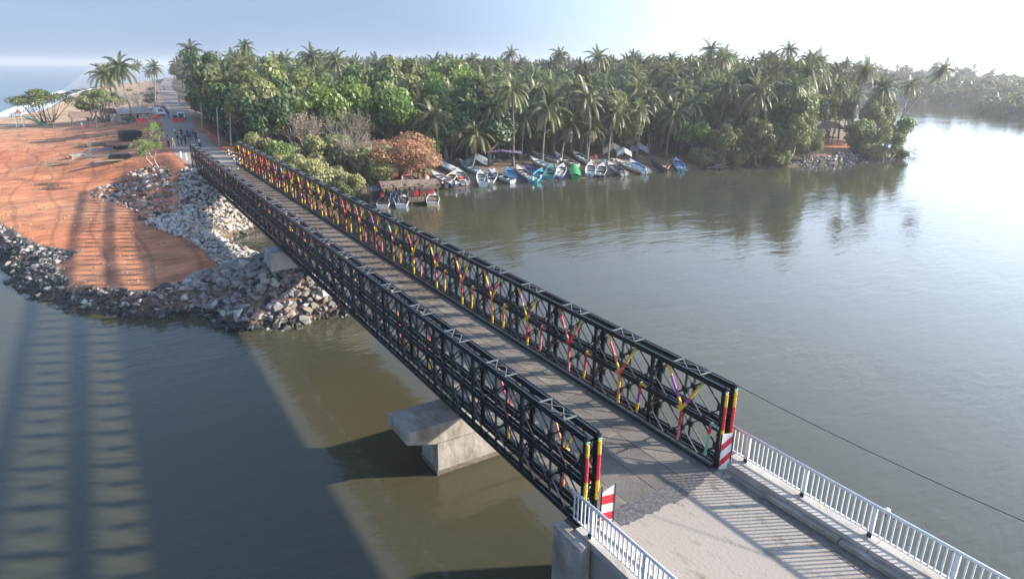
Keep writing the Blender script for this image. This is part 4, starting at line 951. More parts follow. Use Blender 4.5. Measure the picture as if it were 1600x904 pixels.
# ------------------------------------------------------------------ boats
def hull_rings(L_, W, D, n=12, inset=0.0, floor=0.0):
    out = []
    for i in range(n+1):
        t = i/n; y = L_*(t-.5)
        w_ = W/2*(1-max(0, (t-.45)/.55)**2.4)*(.86+.14*min(1, t*3)); w_ = max(.03, w_)-inset; w_ = max(.012, w_)
        sh = D*(1+.55*max(0, (t-.5)/.5)**2); kb_ = D*.75*max(0, (t-.78)/.22)**2+floor
        out.append([(-w_, y, sh), (-w_*.93, y, kb_+(sh-kb_)*.45), (-w_*.62, y, kb_+.08*D), (0, y, kb_), (w_*.62, y, kb_+.08*D), (w_*.93, y, kb_+(sh-kb_)*.45), (w_, y, sh)])
    return out
def boat(p, heading, label, outer, inner, rim=None, L_=6.2, W=1.55, motor=True, cover=None, roll=0.0, extra=None, trim=0.03, group='beached boats on the landing'):
    t = empty('fishing_boat', p, label, 'boat', group); t.rotation_euler = (trim, roll, heading)
    ro = hull_rings(L_, W, .62); b = MB(); b.loft(ro, close=False); k = len(b.v); b.v += [tuple(q_) for q_ in ro[0]]; b.f.append(tuple(range(k, k+7))); b.m.append(0)
    b.build('hull', colmat('hull_'+outer[0], outer[1]), t, True)
    ri = hull_rings(L_-.12, W, .6, inset=.06, floor=.12); b = MB(); b.loft(ri, close=False)
    k = len(b.v); b.v += [tuple(q_) for q_ in ri[0]]; b.f.append(tuple(range(k, k+7))); b.m.append(0)
    b.build('interior', colmat('inside_'+inner[0], inner[1]), t, True)
    rc_ = rim or outer; b = MB()
    for sd in (0, 6): b.tube([Vector(r[sd])+Vector((0, 0, .01)) for r in ro], .045, 5)
    b.bar(Vector(ro[0][0])+Vector((0, .02, .0)), Vector(ro[0][6])+Vector((0, .02, 0)), .1, .08); b.build('gunwale', colmat('rim_'+rc_[0], rc_[1]), t)
    if cover:
        b = MB(); rg = []
        for i, r in enumerate(ro):
            a, c = Vector(r[0]), Vector(r[6]); hgt = .28+.08*math.sin(i*1.7); rg.append([a+Vector((-.05, 0, -.12)), a+Vector((0, 0, .05)), a.lerp(c, .3)+Vector((0, 0, hgt*.8)), a.lerp(c, .5)+Vector((0, 0, hgt)), a.lerp(c, .7)+Vector((0, 0, hgt*.8)), c+Vector((0, 0, .05)), c+Vector((.05, 0, -.12))])
        b.loft(rg, close=False); b.build('cover', colmat('cover_'+cover[0], cover[1], .6), t)
    else:
        for yy in (-L_*.28, 0, L_*.2):
            b = MB(); w_ = W*.46*(1 if yy < L_*.1 else .85); b.box(-w_, w_, yy-.13, yy+.13, .44, .48); b.build('thwart', colmat('rim_'+rc_[0], rc_[1]), t)
        b = MB(); b.loft([[Vector(r[0]).lerp(Vector(r[6]), .04)+Vector((0, 0, -.02)), Vector(r[0]).lerp(Vector(r[6]), .5)+Vector((0, 0, .05)), Vector(r[0]).lerp(Vector(r[6]), .96)+Vector((0, 0, -.02))] for r in ro[9:]], close=False); b.build('foredeck', colmat('rim_'+rc_[0], rc_[1]), t)
        if extra:
            b = MB(); rr_ = random.Random(int(p[0]*7)); b.tube([(-.2, -1.7, .24), (0, -.5, .27), (.1, .8, .25)], .16, 6)
            for q_ in range(14):
                a = rr_.uniform(0, 6.28); x_, y_ = rr_.uniform(-.35, .35), rr_.uniform(-1.6, .6); b.tube([(x_, y_, .2), (x_+.15*math.cos(a), y_+.2*math.sin(a), .38), (x_+.3*math.cos(a), y_+.4*math.sin(a), .25)], [.1, .17, .08], 6)
            b.build('net_pile', colmat('net_'+extra[0], extra[1], .9), t, True)
    if motor:
        m_ = empty('outboard_motor', (0, -L_/2-.12, .55), None, None); m_.parent = t
        b = MB(); b.loft([[(-.13*k_, -.16*k_, z_), (.13*k_, -.16*k_, z_), (.13*k_, .16*k_, z_), (-.13*k_, .16*k_, z_)] for k_, z_ in ((.8, 0), (1, .1), (1, .28), (.65, .38))], cap=True); b.build('cowling', colmat('cowl_'+('white' if motor is True else motor[0]), (.7, .7, .7) if motor is True else motor[1]), m_)
        b = MB(); b.bar((0, 0, 0), (0, -.1, -.6), .09, .12); b.bar((0, .02, .1), (0, .5, .2), .04, .04); b.build('leg', 'black', m_)
    return t
CL = dict(white=('white', (.5, .51, .51)), grey=('grey', (.36, .4, .44)), paleblue=('paleblue', (.38, .5, .68)), blue=('blue', (.07, .18, .42)), turq=('turquoise', (.05, .36, .45)), teal=('teal', (.06, .27, .28)), green=('green', (.03, .26, .1)), navy=('navy', (.03, .05, .12)), cream=('cream', (.6, .53, .4)), coral=('coral', (.6, .22, .17)), red=('red', (.55, .05, .05)), black=('black', (.025, .025, .028)), violet=('violet', (.2, .2, .45)), brown=('brown', (.22, .13, .08)), tan=('tan', (.5, .3, .17)), yellow=('yellow', (.6, .42, .05)))
def boatp(bow, stern, label, o_, i_, rim=None, z=None, **k):
    a = at(*stern, -3.9); c = at(*bow, -3.9); m_ = (a+c)/2; zz = max(H(m_.x, m_.y), WZ-.05) if z is None else z
    a = at(*stern, zz+.3); c = at(*bow, zz+.3); m_ = (a+c)/2; d = c-a; L_ = min(6.3, max(4.0, d.length*.9)); d = Matrix.Rotation(.5*math.sin(m_.x*3.7), 3, 'Z') @ d
    sh = H(a.x, a.y); sb_ = H(c.x, c.y); zz = max((sh+sb_)/2, WZ-.12)+.02 if z is None else z
    trim = 0 if z is not None else math.atan2(max(sb_, WZ)-max(sh, WZ-.1), d.length)
    return boat((m_.x, m_.y, zz), math.atan2(-d.x, d.y), label, CL[o_], CL[i_], CL[rim] if rim else None, L_=L_, W=k.pop('W', 1.25+.06*L_), trim=trim, **k)
B = [
 ((706, 260), (737, 283), 'white boat with a green floor, first upright boat right of the shack', 'white', 'teal', None, dict(extra=CL['red'])),
 ((754, 253), (785, 274), 'slim pale grey boat with a dark cockpit below the purple tarp', 'grey', 'navy', 'white', {}),
 ((783, 268), (812, 274), 'low blue skiff lying beside the slim grey boat', 'blue', 'turq', None, dict(L_=1, motor=False) and dict(motor=False)),
 ((822, 248), (862, 270), 'turquoise boat with its bow up the bank in the middle row', 'turq', 'teal', 'turq', {}),
 ((818, 261), (849, 279), 'dark blue boat heaped with nets at the waterline', 'navy', 'blue', 'navy', dict(extra=CL['navy'])),
 ((835, 236), (872, 249), 'white boat behind the turquoise one, bow among the trees', 'white', 'violet', 'white', dict(extra=CL['blue'])),
 ((832, 243), (866, 256), 'cream boat squeezed between white and turquoise boats', 'cream', 'grey', 'white', dict(motor=False)),
 ((858, 250), (898, 266), 'pale violet boat with a white motor left of the green one', 'violet', 'grey', 'white', dict(extra=CL['cream'])),
 ((877, 246), (922, 264), 'long green boat under a green cover', 'green', 'green', 'green', dict(cover=CL['green'], motor=False)),
 ((904, 241), (945, 260), 'white boat with grey sides right of the green covered one', 'white', 'grey', 'white', {}),
 ((945, 240), (983, 260), 'white boat with a coral float at its stern below the beige tarp', 'white', 'navy', 'white', dict(motor=CL['coral'])),
 ((952, 254), (984, 271), 'narrow black dugout canoe at the waterline', 'black', 'black', 'black', dict(motor=False, W=.7)),
 ((982, 240), (1013, 257), 'pale blue boat standing clear of the others', 'paleblue', 'blue', 'paleblue', {}),
 ((1017, 256), (1040, 266), 'black dugout canoe between the pale blue and turquoise boats', 'black', 'brown', 'black', dict(motor=False, W=.8)),
 ((1047, 239), (1076, 256), 'turquoise boat furthest right on the landing', 'turq', 'blue', 'paleblue', dict(extra=CL['turq'])),
 ((1036, 249), (1056, 262), 'tan dugout beside the furthest right boat', 'brown', 'tan', 'brown', dict(motor=False, W=.8)),
 ((678, 262), (708, 287), 'navy boat with a pale rim nearest the thatched shack', 'navy', 'grey', 'white', {}),
 ((690, 259), (716, 280), 'tan boat between the navy and the white boats', 'tan', 'brown', 'cream', {}),
 ((722, 247), (748, 265), 'grey-teal boat drawn up under the dark tree', 'teal', 'grey', 'grey', dict(motor=False)),
 ((690, 250), (706, 262), 'grey upturned-looking boat in the shade of the dark tree', 'grey', 'grey', 'grey', dict(motor=False, cover=CL['grey'])),
 ((614, 268), (660, 279), 'pale blue striped boat with coral ends behind the thatched roof', 'paleblue', 'white', 'coral', dict(motor=CL['coral'])),
]
B += [
 ((742, 256), (764, 270), 'small white dinghy tucked left of the slim grey boat', 'white', 'grey', 'white', dict(motor=False, L_=1) and dict(motor=False)),
 ((768, 258), (796, 266), 'dull grey hull lying between the slim grey boat and the blue skiff', 'grey', 'black', 'grey', dict(motor=False)),
 ((806, 252), (834, 262), 'faded violet hull left of the turquoise boat', 'violet', 'navy', 'white', dict(extra=CL['tan'])),
 ((850, 262), (872, 276), 'dark teal dinghy low at the waterline right of the net boat', 'teal', 'black', 'teal', dict(motor=False)),
 ((868, 240), (900, 250), 'cream hull behind the green covered boat', 'cream', 'brown', 'white', dict(motor=False)),
 ((893, 238), (925, 249), 'grey hull at the back above the green covered boat', 'grey', 'navy', 'white', dict(extra=CL['grey'])),
 ((925, 244), (958, 258), 'navy hull wedged between two white boats', 'navy', 'black', 'white', {}),
 ((968, 242), (1000, 254), 'cream boat half hidden left of the pale blue boat', 'cream', 'grey', 'white', dict(motor=False)),
 ((664, 264), (692, 284), 'black dugout nearest the coral floats', 'black', 'brown', 'black', dict(motor=False, W=.8)),
]
for bow, st, lb, o_, i_, rim, k in B: boatp(bow, st, lb, o_, i_, rim, **k)
# boats afloat at the shack, sterns to the river
for (px, py, dx, lb, o_, i_) in ((627, 325, 0, 'white boat moored under the middle of the thatched shack', 'white', 'grey'), (676, 322, 0, 'cream boat with a yellow keel moored at the right end of the shack', 'cream', 'brown'), (598, 326, 0, 'white boat moored left of the blue sheet', 'white', 'red')):
    a = at(px, py, WZ); d = Vector((.45, .89, 0)).normalized(); m_ = a+d*2.4
    t = boat((m_.x, m_.y, WZ-.1), math.atan2(-d.x, d.y), lb, CL[o_], CL[i_], CL['white'], L_=5.2, W=1.6, motor=False, group='boats moored at the shack')
    if o_ == 'cream':
        b = MB(); b.box(-.76, .76, -2.64, -2.6, .1, .22); b.build('keel_band', colmat('keel_yellow', CL['yellow'][1]), t)

# thatched boat shack on posts over the bank
sh_ = at(630, 312, WZ+.2); e1 = at(580, 321, WZ+.2); e2_ = at(684, 315, WZ+.2); dx_ = (e2_-e1); L0 = dx_.length; ang = math.atan2(dx_.y, dx_.x); mid = (e1+e2_)/2
t = empty('boat_shack', (mid.x, mid.y, WZ), 'open shack with a ragged thatched roof hung with red life jackets at the water', 'shack', None, ang)
hw = L0/2
for x in np.linspace(-hw, hw, 6):
    for y in (0, 2.6):
        b = MB(); b.tube([(x, y, -.4), (x+.05, y, 2.35)], .06, 6); b.build('post', 'wood', t)
b = MB(); rr = random.Random(4); rows = []
for j in range(6):
    y = -.75+j*.85; rows.append([(-hw*.62-.3+(hw*1.62+.6)*i/16, y+rr.uniform(-.1, .1), 2.35+.5*math.sin(j/5*math.pi)+.05*rr.random()-.06*abs(i-8)/8) for i in range(17)])
b.loft(rows, close=False)
for i in range(90):
    x = rr.uniform(-hw*.66, hw+.3); b.tri((x-.09, -.72, 2.32), (x+.09, -.72, 2.32), (x+rr.uniform(-.1, .1), -.82, 2.32-rr.uniform(.15, .5)))
for i in range(260):
    x, y = rr.uniform(-hw*.66, hw+.3), rr.uniform(-.7, 3.3); z_ = 2.36+.32*math.sin((y+.75)/4.25*math.pi); a = rr.uniform(0, 6.28); b.tri((x-.2*math.cos(a), y-.2*math.sin(a), z_), (x+.2*math.cos(a), y+.2*math.sin(a), z_+.06), (x+.05, y-.3, z_+.1))
b.build('thatch_roof', 'thatch', t)
b = MB(); b.loft([[(-hw, -.6, 2.0), (-hw*.62, -.6, 2.15)], [(-hw, 2.2, 2.2), (-hw*.62, 2.2, 2.3)]], close=False); b.build('sheet_roof', colmat('sheet_dark', (.05, .05, .06)), t)
b = MB(); cols_ = 9
b.loft([[(-hw*.5+.0+x_*.2+.1*math.sin(k*1.3), -.55+.09*math.sin(x_*2.2+k), 2.2-k*.32) for x_ in range(cols_)] for k in range(7)], close=False); b.build('blue_sheet', 'tarp_dark', t)
b = MB(); b.box(-hw*.95, hw, 2.62, 2.68, .3, 2.2); b.build('back_shade_panel', colmat('sheet_dark', (.05, .05, .06)), t)  # dark panel added at the back to stand in for shade inside the shack
b = MB(); b.box(-hw, hw, -.1, 2.7, .35, .45); b.build('platform', 'wood', t)
for i in range(9):
    b = MB(); b.box(-.04, .04, 0, .06, .45, 1.0); b.build('rail_picket', 'wood', t, loc=(-hw*.1+i*hw*.12, -.1, 0))
b = MB(); b.bar((-hw*.1, -.06, .98), (hw*.95, -.06, .98), .05); b.build('rail', 'wood', t)
def vest(px, py, k, lb):
    p = at(px, py, WZ+1.7); q_ = t.matrix_world
    vt = empty('life_jacket', (0, 0, 0), lb, 'life jacket', 'life jackets hung under the shack roof', ang)
    v_ = Vector((k*hw, -.45, 1.25)); rz_ = Matrix.Rotation(ang, 3, 'Z') @ v_; vt.location = (mid.x+rz_.x, mid.y+rz_.y, WZ+rz_.z)
    for s_ in (-1, 1):
        b = MB(); b.loft([[(s_*.04, -.06, z_), (s_*w_, -.05, z_), (s_*w_, .06, z_), (s_*.04, .07, z_)] for w_, z_ in ((.17, 0), (.2, .2), (.17, .42), (.1, .6))], cap=True); b.build('panel', 'red', vt)
    b = MB(); b.box(-.2, .2, -.068, -.062, .2, .25); b.build('strap', 'black', vt)
for i, (k, lb) in enumerate(((-.68, 'lone red life jacket at the left end of the shack'), (.3, 'red life jacket just right of the middle of the shack'), (.36, 'red life jacket, second right of the blue sheet'), (.5, 'red life jacket hanging alone right of a pair in the shack'), (.74, 'red life jacket near the right end of the shack'), (.82, 'rightmost red life jacket in the shack'))): vest(0, 0, k, lb)

# tarps
def tarp(px, py, wx, wy, h, m, label, tent=False, sd=1, rz=0):
    p = at(px, py, -3.2); z = max(H(p.x, p.y), WZ+.3); p = at(px, py, z)
    t = empty('tarp_shelter', (p.x, p.y, z), label, 'tarp', None, YAW*-1+rz); rr_ = random.Random(sd); b = MB(); rows = []
    for j in range(7):
        rows.append([(wx*(i/8-.5), wy*(j/6-.5), h*(1-.55*abs(i/8-.5)*2*(1 if tent else .3))+rr_.uniform(-.07, .07)-(.5*h*(j == 0) if tent else 0)) for i in range(9)])
    b.loft(rows, close=False); b.build('sheet', m, t)
    for x in (-.46, .46):
        for y in (-.4, .4): b = MB(); b.tube([(x*wx, y*wy, -.2), (x*wx, y*wy, h*(.45 if tent else .83))], .035, 5); b.build('pole', 'wood', t)
    return t
tarp(783, 252, 6.5, 3.0, 1.7, colmat('tarp_purple', (.14, .11, .2), .7), 'low purple-grey tarp stretched behind the slim grey boat')
tarp(956, 240, 3.6, 3, 2.0, colmat('tarp_beige', (.5, .42, .34), .8), 'beige tarp tent among the boats', True, 2)
tarp(974, 243, 2.6, 2, 1.4, colmat('tarp_white', (.6, .58, .54), .8), 'small pale tarp right of the beige tent', True, 3)
tarp(996, 238, 3.4, 3, 1.8, colmat('tarp_grey', (.16, .16, .2), .8), 'dark grey tarp behind the pale blue boat', True, 4)
tarp(745, 256, 3.4, 2.6, 1.5, colmat('tarp_slate', (.14, .17, .19), .8), 'slate tarp tent over the grey-teal boat', True, 5)
tarp(1072, 240, 5, 3, 1.6, colmat('tarp_navy', (.04, .05, .09), .8), 'dark navy tarp at the right end of the landing', False, 6)
tarp(543, 268, 1.8, 1.6, 1.2, colmat('tarp_teal', (.04, .33, .27), .6), 'teal plastic sheet over a heap behind the bushes', True, 7)
def lump(px, py, z, s, m, name, label, cat, seed=0):
    p = at(px, py, z); zz = max(H(p.x, p.y), WZ); p = at(px, py, zz+s[2]*.5); bm = bmesh.new(); bmesh.ops.create_icosphere(bm, subdivisions=3, radius=1)
    for v in bm.verts:
        k = 1+.22*mn.noise(v.co*1.7+Vector((seed*9.1, 0, 0)))+.08*mn.noise(v.co*5+Vector((0, seed, 0))); v.co = Vector((v.co.x*s[0]*k, v.co.y*s[1]*k, v.co.z*s[2]*k))
    me_ = bpy.data.meshes.new(name); bm.to_mesh(me_); bm.free(); me_.materials.append(MT[m] if isinstance(m, str) else m); me_.polygons.foreach_set('use_smooth', [True]*len(me_.polygons))
    o = ob(name, me_, None, (p.x, p.y, zz+s[2]*.4)); return tag(o, label, cat)
lump(528, 273, -3, (1.2, .7, .5), colmat('cream_sack', (.4, .36, .3)), 'covered_heap', 'cream covered heap left of the teal sheet', 'heap', 1)
lump(533, 288, -3.6, (.5, .45, .35), colmat('cream_sack', (.4, .36, .3)), 'covered_heap', 'white rounded bundle below the cream heap', 'heap', 2)
lump(612, 270, -3.5, (.9, .7, .7), 'red', 'float_bundle', 'red bundle of floats left of the striped boat', 'floats', 3)
lump(665, 279, -3.7, (.6, .6, .6), colmat('coral_float', CL['coral'][1]), 'float_bundle', 'coral bundle of floats right of the striped boat', 'floats', 4)
rr = random.Random(55)
for i in range(34):       # clutter of the landing: crates, drums, driftwood
    px = rr.uniform(690, 1095); py = 262-(px-690)*.02+rr.uniform(-16, 14); p = at(px, py, -3.7)
    if sdf(np.array([p.x]), np.array([p.y]))[0] < .6: continue
    z = H(p.x, p.y); k = i % 3; where = 'left half' if px < 890 else 'right half'
    if k == 0:
        t = empty('driftwood', (p.x, p.y, z+.08), 'grey driftwood pole lying on the %s of the landing' % where, 'driftwood', 'driftwood on the %s of the landing' % where, rr.uniform(0, 3)); b = MB(); l = rr.uniform(1, 2.6); b.tube([(-l/2, 0, 0), (0, .1, .03), (l/2, -.1, .06)], [.07, .06, .03], 6); b.build('log', 'wood', t)
    elif k == 1:
        c_ = rr.choice(['blue', 'white', 'turq', 'red']); t = empty('plastic_drum', (p.x, p.y, z), '%s plastic drum standing among boats, %s of the landing' % (CL[c_][0], where), 'drum', '%s drums on the %s of the landing' % (CL[c_][0], where)); b = MB(); b.tube([(0, 0, 0), (0, 0, .05), (0, 0, .6), (0, 0, .66)], [.2, .23, .23, .17], 10); b.build('barrel', colmat('drum_'+c_, CL[c_][1]), t, False); b = MB(); b.tube([(.08, 0, .66), (.08, 0, .7)], .05, 6); b.build('cap', 'black', t)
    else:
        t = empty('net_heap', (p.x, p.y, z), 'heap of folded fishing net on the %s of the landing' % where, 'net', 'net heaps on the %s of the landing' % where); b = MB()
        for q_ in range(12): a = rr.uniform(0, 6.28); r_ = rr.uniform(0, .4); b.tube([(r_*math.cos(a)-.2, r_*math.sin(a), .08), (r_*math.cos(a), r_*math.sin(a)+.1, .3-.3*r_), (r_*math.cos(a)+.25, r_*math.sin(a), .06)], [.06, .13, .05], 5)
        b.build('net', colmat('net_'+rr.choice(['navy', 'green', 'tan']), rr.choice([CL['navy'][1], (.1, .2, .15), (.3, .25, .17)]), .9), t, True)

# stilt hut on the point
p = at(1292, 225, -2.6); p = at(1292, 225, H(p.x, p.y)); t = empty('stilt_hut', p, 'small wooden hut on stilts with a pitched roof at the wooded point', 'hut', None, -YAW+.35)
for x in (-1.5, 0, 1.5):
    for y in (-1.2, 1.2): b = MB(); b.tube([(x, y, -.4), (x, y, 3.3)], .09, 6); b.build('post', 'wood', t)
b = MB(); b.box(-1.7, 1.7, -1.4, 1.4, 1.25, 1.37); b.build('floor', 'wood_red', t)
for i in range(12):
    b = MB(); b.box(0, .25, -.02, .02, 0, 1.15); b.build('wall_board', 'wood_red', t, loc=(-1.62+i*.27, 1.22, 1.37))
for i in range(10): b = MB(); b.box(-.02, .02, 0, .24, 0, .8); b.build('wall_board', 'wood_red', t, loc=(-1.62, -1.25+i*.255, 1.37))
for s_ in (-1, 1):
    b = MB(); b.loft([[(0, -1.9, 4.3), (0, 1.8, 4.3)], [(s_*2.3, -1.9, 2.9), (s_*2.3, 1.8, 2.9)]], close=False); o = b.build('roof_slope', 'thatch', t); md = o.modifiers.new('s', 'SOLIDIFY'); md.thickness = .08
b = MB(); b.tri((-1.7, -1.3, 3.2), (1.7, -1.3, 3.2), (0, -1.3, 4.2)); b.build('gable', 'wood_red', t)
# fallen branch reaching over the water at the tip
def branchy(name, p, d0, l0, label, m='twig', seed=0, lv_=5, r0=.09, leafm='leaf_olive', nl=200, cat='branch'):
    rr_ = random.Random(seed); b = MB(); c = MB(); tips = []
    def br(p_, d, l, r, lv):
        e = p_+d*l; b.tube([p_, p_.lerp(e, .5)+Vector((rr_.gauss(0, .05), rr_.gauss(0, .05), rr_.gauss(0, .05)))*l, e], [r, r*.8, r*.6], 4, cap=False)
        if lv >= lv_: tips.append(e); return
        for _ in range(3 if lv < 3 else 2): br(e, (d+Vector((rr_.gauss(0, .4), rr_.gauss(0, .4), rr_.gauss(.02, .25)))).normalized(), l*rr_.uniform(.6, .85), r*.6, lv+1)
    br(Vector((0, 0, 0)), Vector(d0).normalized(), l0, r0, 0)
    for _ in range(nl):
        q_ = rr_.choice(tips)+Vector((rr_.gauss(0, .15),)*3); a = Vector((rr_.gauss(0, 1), rr_.gauss(0, 1), rr_.gauss(0, 1))).normalized()*.12; k_ = a.orthogonal()*.6; c.tri(q_-a, q_+k_, q_+a)
    t = empty(name, p, label, cat); b.build('branches', m, t)
    if nl: c.build('leaves', leafm, t)
    return t
p = at(1400, 240, WZ+.5); branchy('fallen_branch', p, (r2.x+.15, r2.y, -.02), 2.0, 'fallen bare branch reaching out over the water at the point', seed=4, nl=90)
p = at(1392, 236, WZ+.8); branchy('fallen_branch', p, (r2.x, r2.y, .12), 1.7, 'second bare branch above the fallen one at the point', seed=8, nl=60)
p = at(1105, 262, WZ+.2); branchy('fallen_branch', p, (r2.x, r2.y, .1), 1.1, 'small twiggy snag in the shallows left of the mangroves', seed=12, nl=20)

# roadside poles
def pole(bx, by, tx, ty, label, r=.11, ins=False, z=-.8, cat='utility pole', name='utility_pole'):
    p = at(bx, by, z); z = H(p.x, p.y); p = at(bx, by, z); dep = (p-CAM).dot(fw); tp = CAM+(fw+r2*((tx-800)/F)-u2*((ty-452)/F))*dep-p
    t = empty(name, p, label, cat); b = MB(); b.tube([(0, 0, -.4), tp*.5, tp], [r*1.2, r, r*.75], 7); b.build('shaft', 'concrete', t, True)
    if ins:
        b = MB(); b.tube([tp*.52-Vector((0, 0, .2)), tp*.52+Vector((0, 0, .25))], .3, 8); b.build('meter_box', 'white', t)
    else:
        b = MB(); b.bar(tp-Vector((.25, 0, .15)), tp+Vector((.25, 0, -.15)), .05); b.build('bracket', 'black', t)
        b = MB(); b.tube([tp, tp+Vector((0, 0, .12))], .04, 6); b.build('insulator', 'white', t)
    return p+tp
wt = [pole(342.5, 229, 338.5, 169, 'concrete pole with a slanting stay pole, left of the tall pair'), pole(361, 233, 359, 166, 'straight concrete pole beside the striped bollards'), pole(406, 232, 399.5, 183, 'leaning white pole with a bulge halfway, behind the right truss', .12, True),
 pole(316, 207, 314, 166, 'slim pole by the road, nearer of a spaced pair'), pole(318, 190, 316.5, 160, 'slim pole further up the road edge'), pole(307, 172, 305.5, 147, 'first of two distant twin poles by the road', .1), pole(301, 168, 299, 145, 'second of two distant twin poles by the road', .1)]
pole(358, 219, 341, 178, 'slanting stay pole propping the concrete pole', .07, name='stay_pole', cat='stay pole')
b = MB(); b.tube(catenary(wt[0]-Vector((0, 0, .1)), wt[1]-Vector((0, 0, .15)), .2, 12), .015, 4); b.tube(catenary(wt[0], wt[3], .8, 16), .015, 4); b.tube(catenary(wt[3], wt[4], .5, 12), .015, 4)
tag(b.build('overhead_wire', 'black'), 'thin wire strung from pole to pole along the road', 'wire')
# bollards
def bollard(px, py, label, bands=True, z=0):
    p = at(px, py, z); p.z = max(H(p.x, p.y), -.3); t = empty('bollard', p, label, 'bollard', 'bollards at the far end of the bridge')
    for i in range(4):
        b = MB(); b.tube([(0, 0, i*.22), (0, 0, i*.22+.22)], .09, 8); b.build('band', 'white' if i % 2 else ('black' if bands else 'white'), t)
for i, (px, py) in enumerate(((358, 244), (362, 248), (366, 252), (370, 256), (375, 258))): bollard(px, py, 'black and white bollard at the far right of the bridge, %s from the left' % ORD[i])
bollard(283, 247, 'white bollard on the apron left of the far bridge end', False); bollard(291.5, 250, 'white bollard nearer the far end post on the left apron', False)

# ------------------------------------------------------------------ people
def skin_mesh(name, P, E_, m, lvl=1):
    me_ = bpy.data.meshes.new('t'); me_.from_pydata([p_[0] for p_ in P], E_, []); o = bpy.data.objects.new('t', me_); C.objects.link(o)
    md = o.modifiers.new('s', 'SKIN')
    for i, p_ in enumerate(P): me_.skin_vertices[0].data[i].radius = (p_[1], p_[1]*(p_[2] if len(p_) > 2 else 1))
    me_.skin_vertices[0].data[0].use_root = True
    sd = o.modifiers.new('u', 'SUBSURF'); sd.levels = lvl
    dg = bpy.context.evaluated_depsgraph_get(); me2 = bpy.data.meshes.new_from_object(o.evaluated_get(dg)); bpy.data.objects.remove(o)
    me2.name = name; me2.materials.clear(); me2.materials.append(MT[m] if isinstance(m, str) else m)
    me2.polygons.foreach_set('use_smooth', [True]*len(me2.polygons)); return me2
def pose(k):
    """joints of one standing pose, facing -Y"""
    st_ = (.0, .22, -.12, .1)[k]; ar = ((-.05, .1), (.3, -.25), (-.35, .3), (.5, .1))[k]
    J = {'pel': (0, 0, .93), 'wa': (0, 0, 1.08), 'ch': (0, -.01, 1.3), 'nk': (0, -.01, 1.47), 'hb': (0, -.02, 1.56), 'ht': (0, -.02, 1.7)}
    for s_, n_ in ((-1, 'l'), (1, 'r')):
        f_ = st_*s_; J['hp'+n_] = (.09*s_, 0, .88); J['kn'+n_] = (.1*s_, -f_*.5-.02, .48); J['an'+n_] = (.11*s_, -f_*.9+.02, .09); J['to'+n_] = (.12*s_, -f_*.9-.14, .04)
        a = ar[0 if s_ < 0 else 1]; J['sh'+n_] = (.18*s_, 0, 1.4); J['el'+n_] = (.24*s_, .02-a*.3, 1.13+abs(a)*.05); J['wr'+n_] = (.23*s_, -.08-a*.7, .9+abs(a)*.5); J['ha'+n_] = (.225*s_, -.13-a*.8, .83+abs(a)*.6)
    return J
PB = []
for k in range(4):
    J = pose(k); P = [(J['pel'], .12, .8), (J['wa'], .11, .8), (J['ch'], .13, .75), (J['nk'], .05), (J['hb'], .075), (J['ht'], .085)]; E_ = [(0, 1), (1, 2), (2, 3), (3, 4), (4, 5)]
    for n_ in 'lr':
        o_ = len(P); P += [(J['hp'+n_], .085), (J['kn'+n_], .058), (J['an'+n_], .038), (J['to'+n_], .035), (J['sh'+n_], .055), (J['el'+n_], .04), (J['wr'+n_], .028), (J['ha'+n_], .032)]
        E_ += [(0, o_), (o_, o_+1), (o_+1, o_+2), (o_+2, o_+3), (2, o_+4), (o_+4, o_+5), (o_+5, o_+6), (o_+6, o_+7)]
        h_ = Vector(J['ha'+n_]); d_ = (h_-Vector(J['wr'+n_])).normalized(); sx_ = 1 if n_ == 'r' else -1
        for q_ in range(4):      # four fingers and a thumb
            f0 = h_+Vector((0, .027-.018*q_, 0)); P += [(f0+d_*.035, .009), (f0+d_*(.085+.01*(q_ in (1, 2)))-Vector((sx_*.012, 0, 0)), .007)]; E_ += [(o_+7, len(P)-2), (len(P)-2, len(P)-1)]
        P += [(h_+Vector((0, -.04, .0)), .01), (h_+Vector((-sx_*.01, -.055, -.03)), .008)]; E_ += [(o_+7, len(P)-2), (len(P)-2, len(P)-1)]
    body = skin_mesh('body', [(tuple(p_[0]),)+tuple(p_[1:]) for p_ in P], E_, 'skin')
    g_ = lambda n_, r_, f_=1: (tuple(J[n_]), r_, f_)
    mid_ = lambda a, c, t_: tuple(Vector(J[a]).lerp(Vector(J[c]), t_))
    sp = [(J['ch'], .155, .78), (J['wa'], .145, .8), ((0, 0, .9), .15, .8), ((0, -.01, 1.42), .09)]; se = [(0, 1), (1, 2), (0, 3)]
    for n_ in 'lr': o_ = len(sp); sp += [(J['sh'+n_], .078), (mid_('sh'+n_, 'el'+n_, .8), .06)]; se += [(0, o_), (o_, o_+1)]
    tp_ = [((0, 0, .95), .15, .8)]; te = []
    for n_ in 'lr': o_ = len(tp_); tp_ += [(J['hp'+n_], .11), (J['kn'+n_], .08), (mid_('kn'+n_, 'an'+n_, .9), .06)]; te += [(0, o_), (o_, o_+1), (o_+1, o_+2)]
    hr = MB(); c_ = Vector(J['ht'])+Vector((0, .015, .02)); rg = []
    for i in range(6):
        t_ = math.pi*.62*i/5; rg.append([c_+Vector((.1*math.sin(t_+.05)*math.cos(a_*math.pi/5), .11*math.sin(t_+.05)*math.sin(a_*math.pi/5)+.01*i*.6, .095*math.cos(t_))) for a_ in range(10)])
    hr.loft(rg)
    PB.append((body, (sp, se), (tp_, te), hr.mesh('hair', 'hair', True)))
fcm = MB(); fcm.tube([(-.03, -.085, 0), (-.03, -.1, 0)], .009, 5); fcm.tube([(.03, -.085, 0), (.03, -.1, 0)], .009, 5); EYE = fcm.mesh('eyes', 'black')
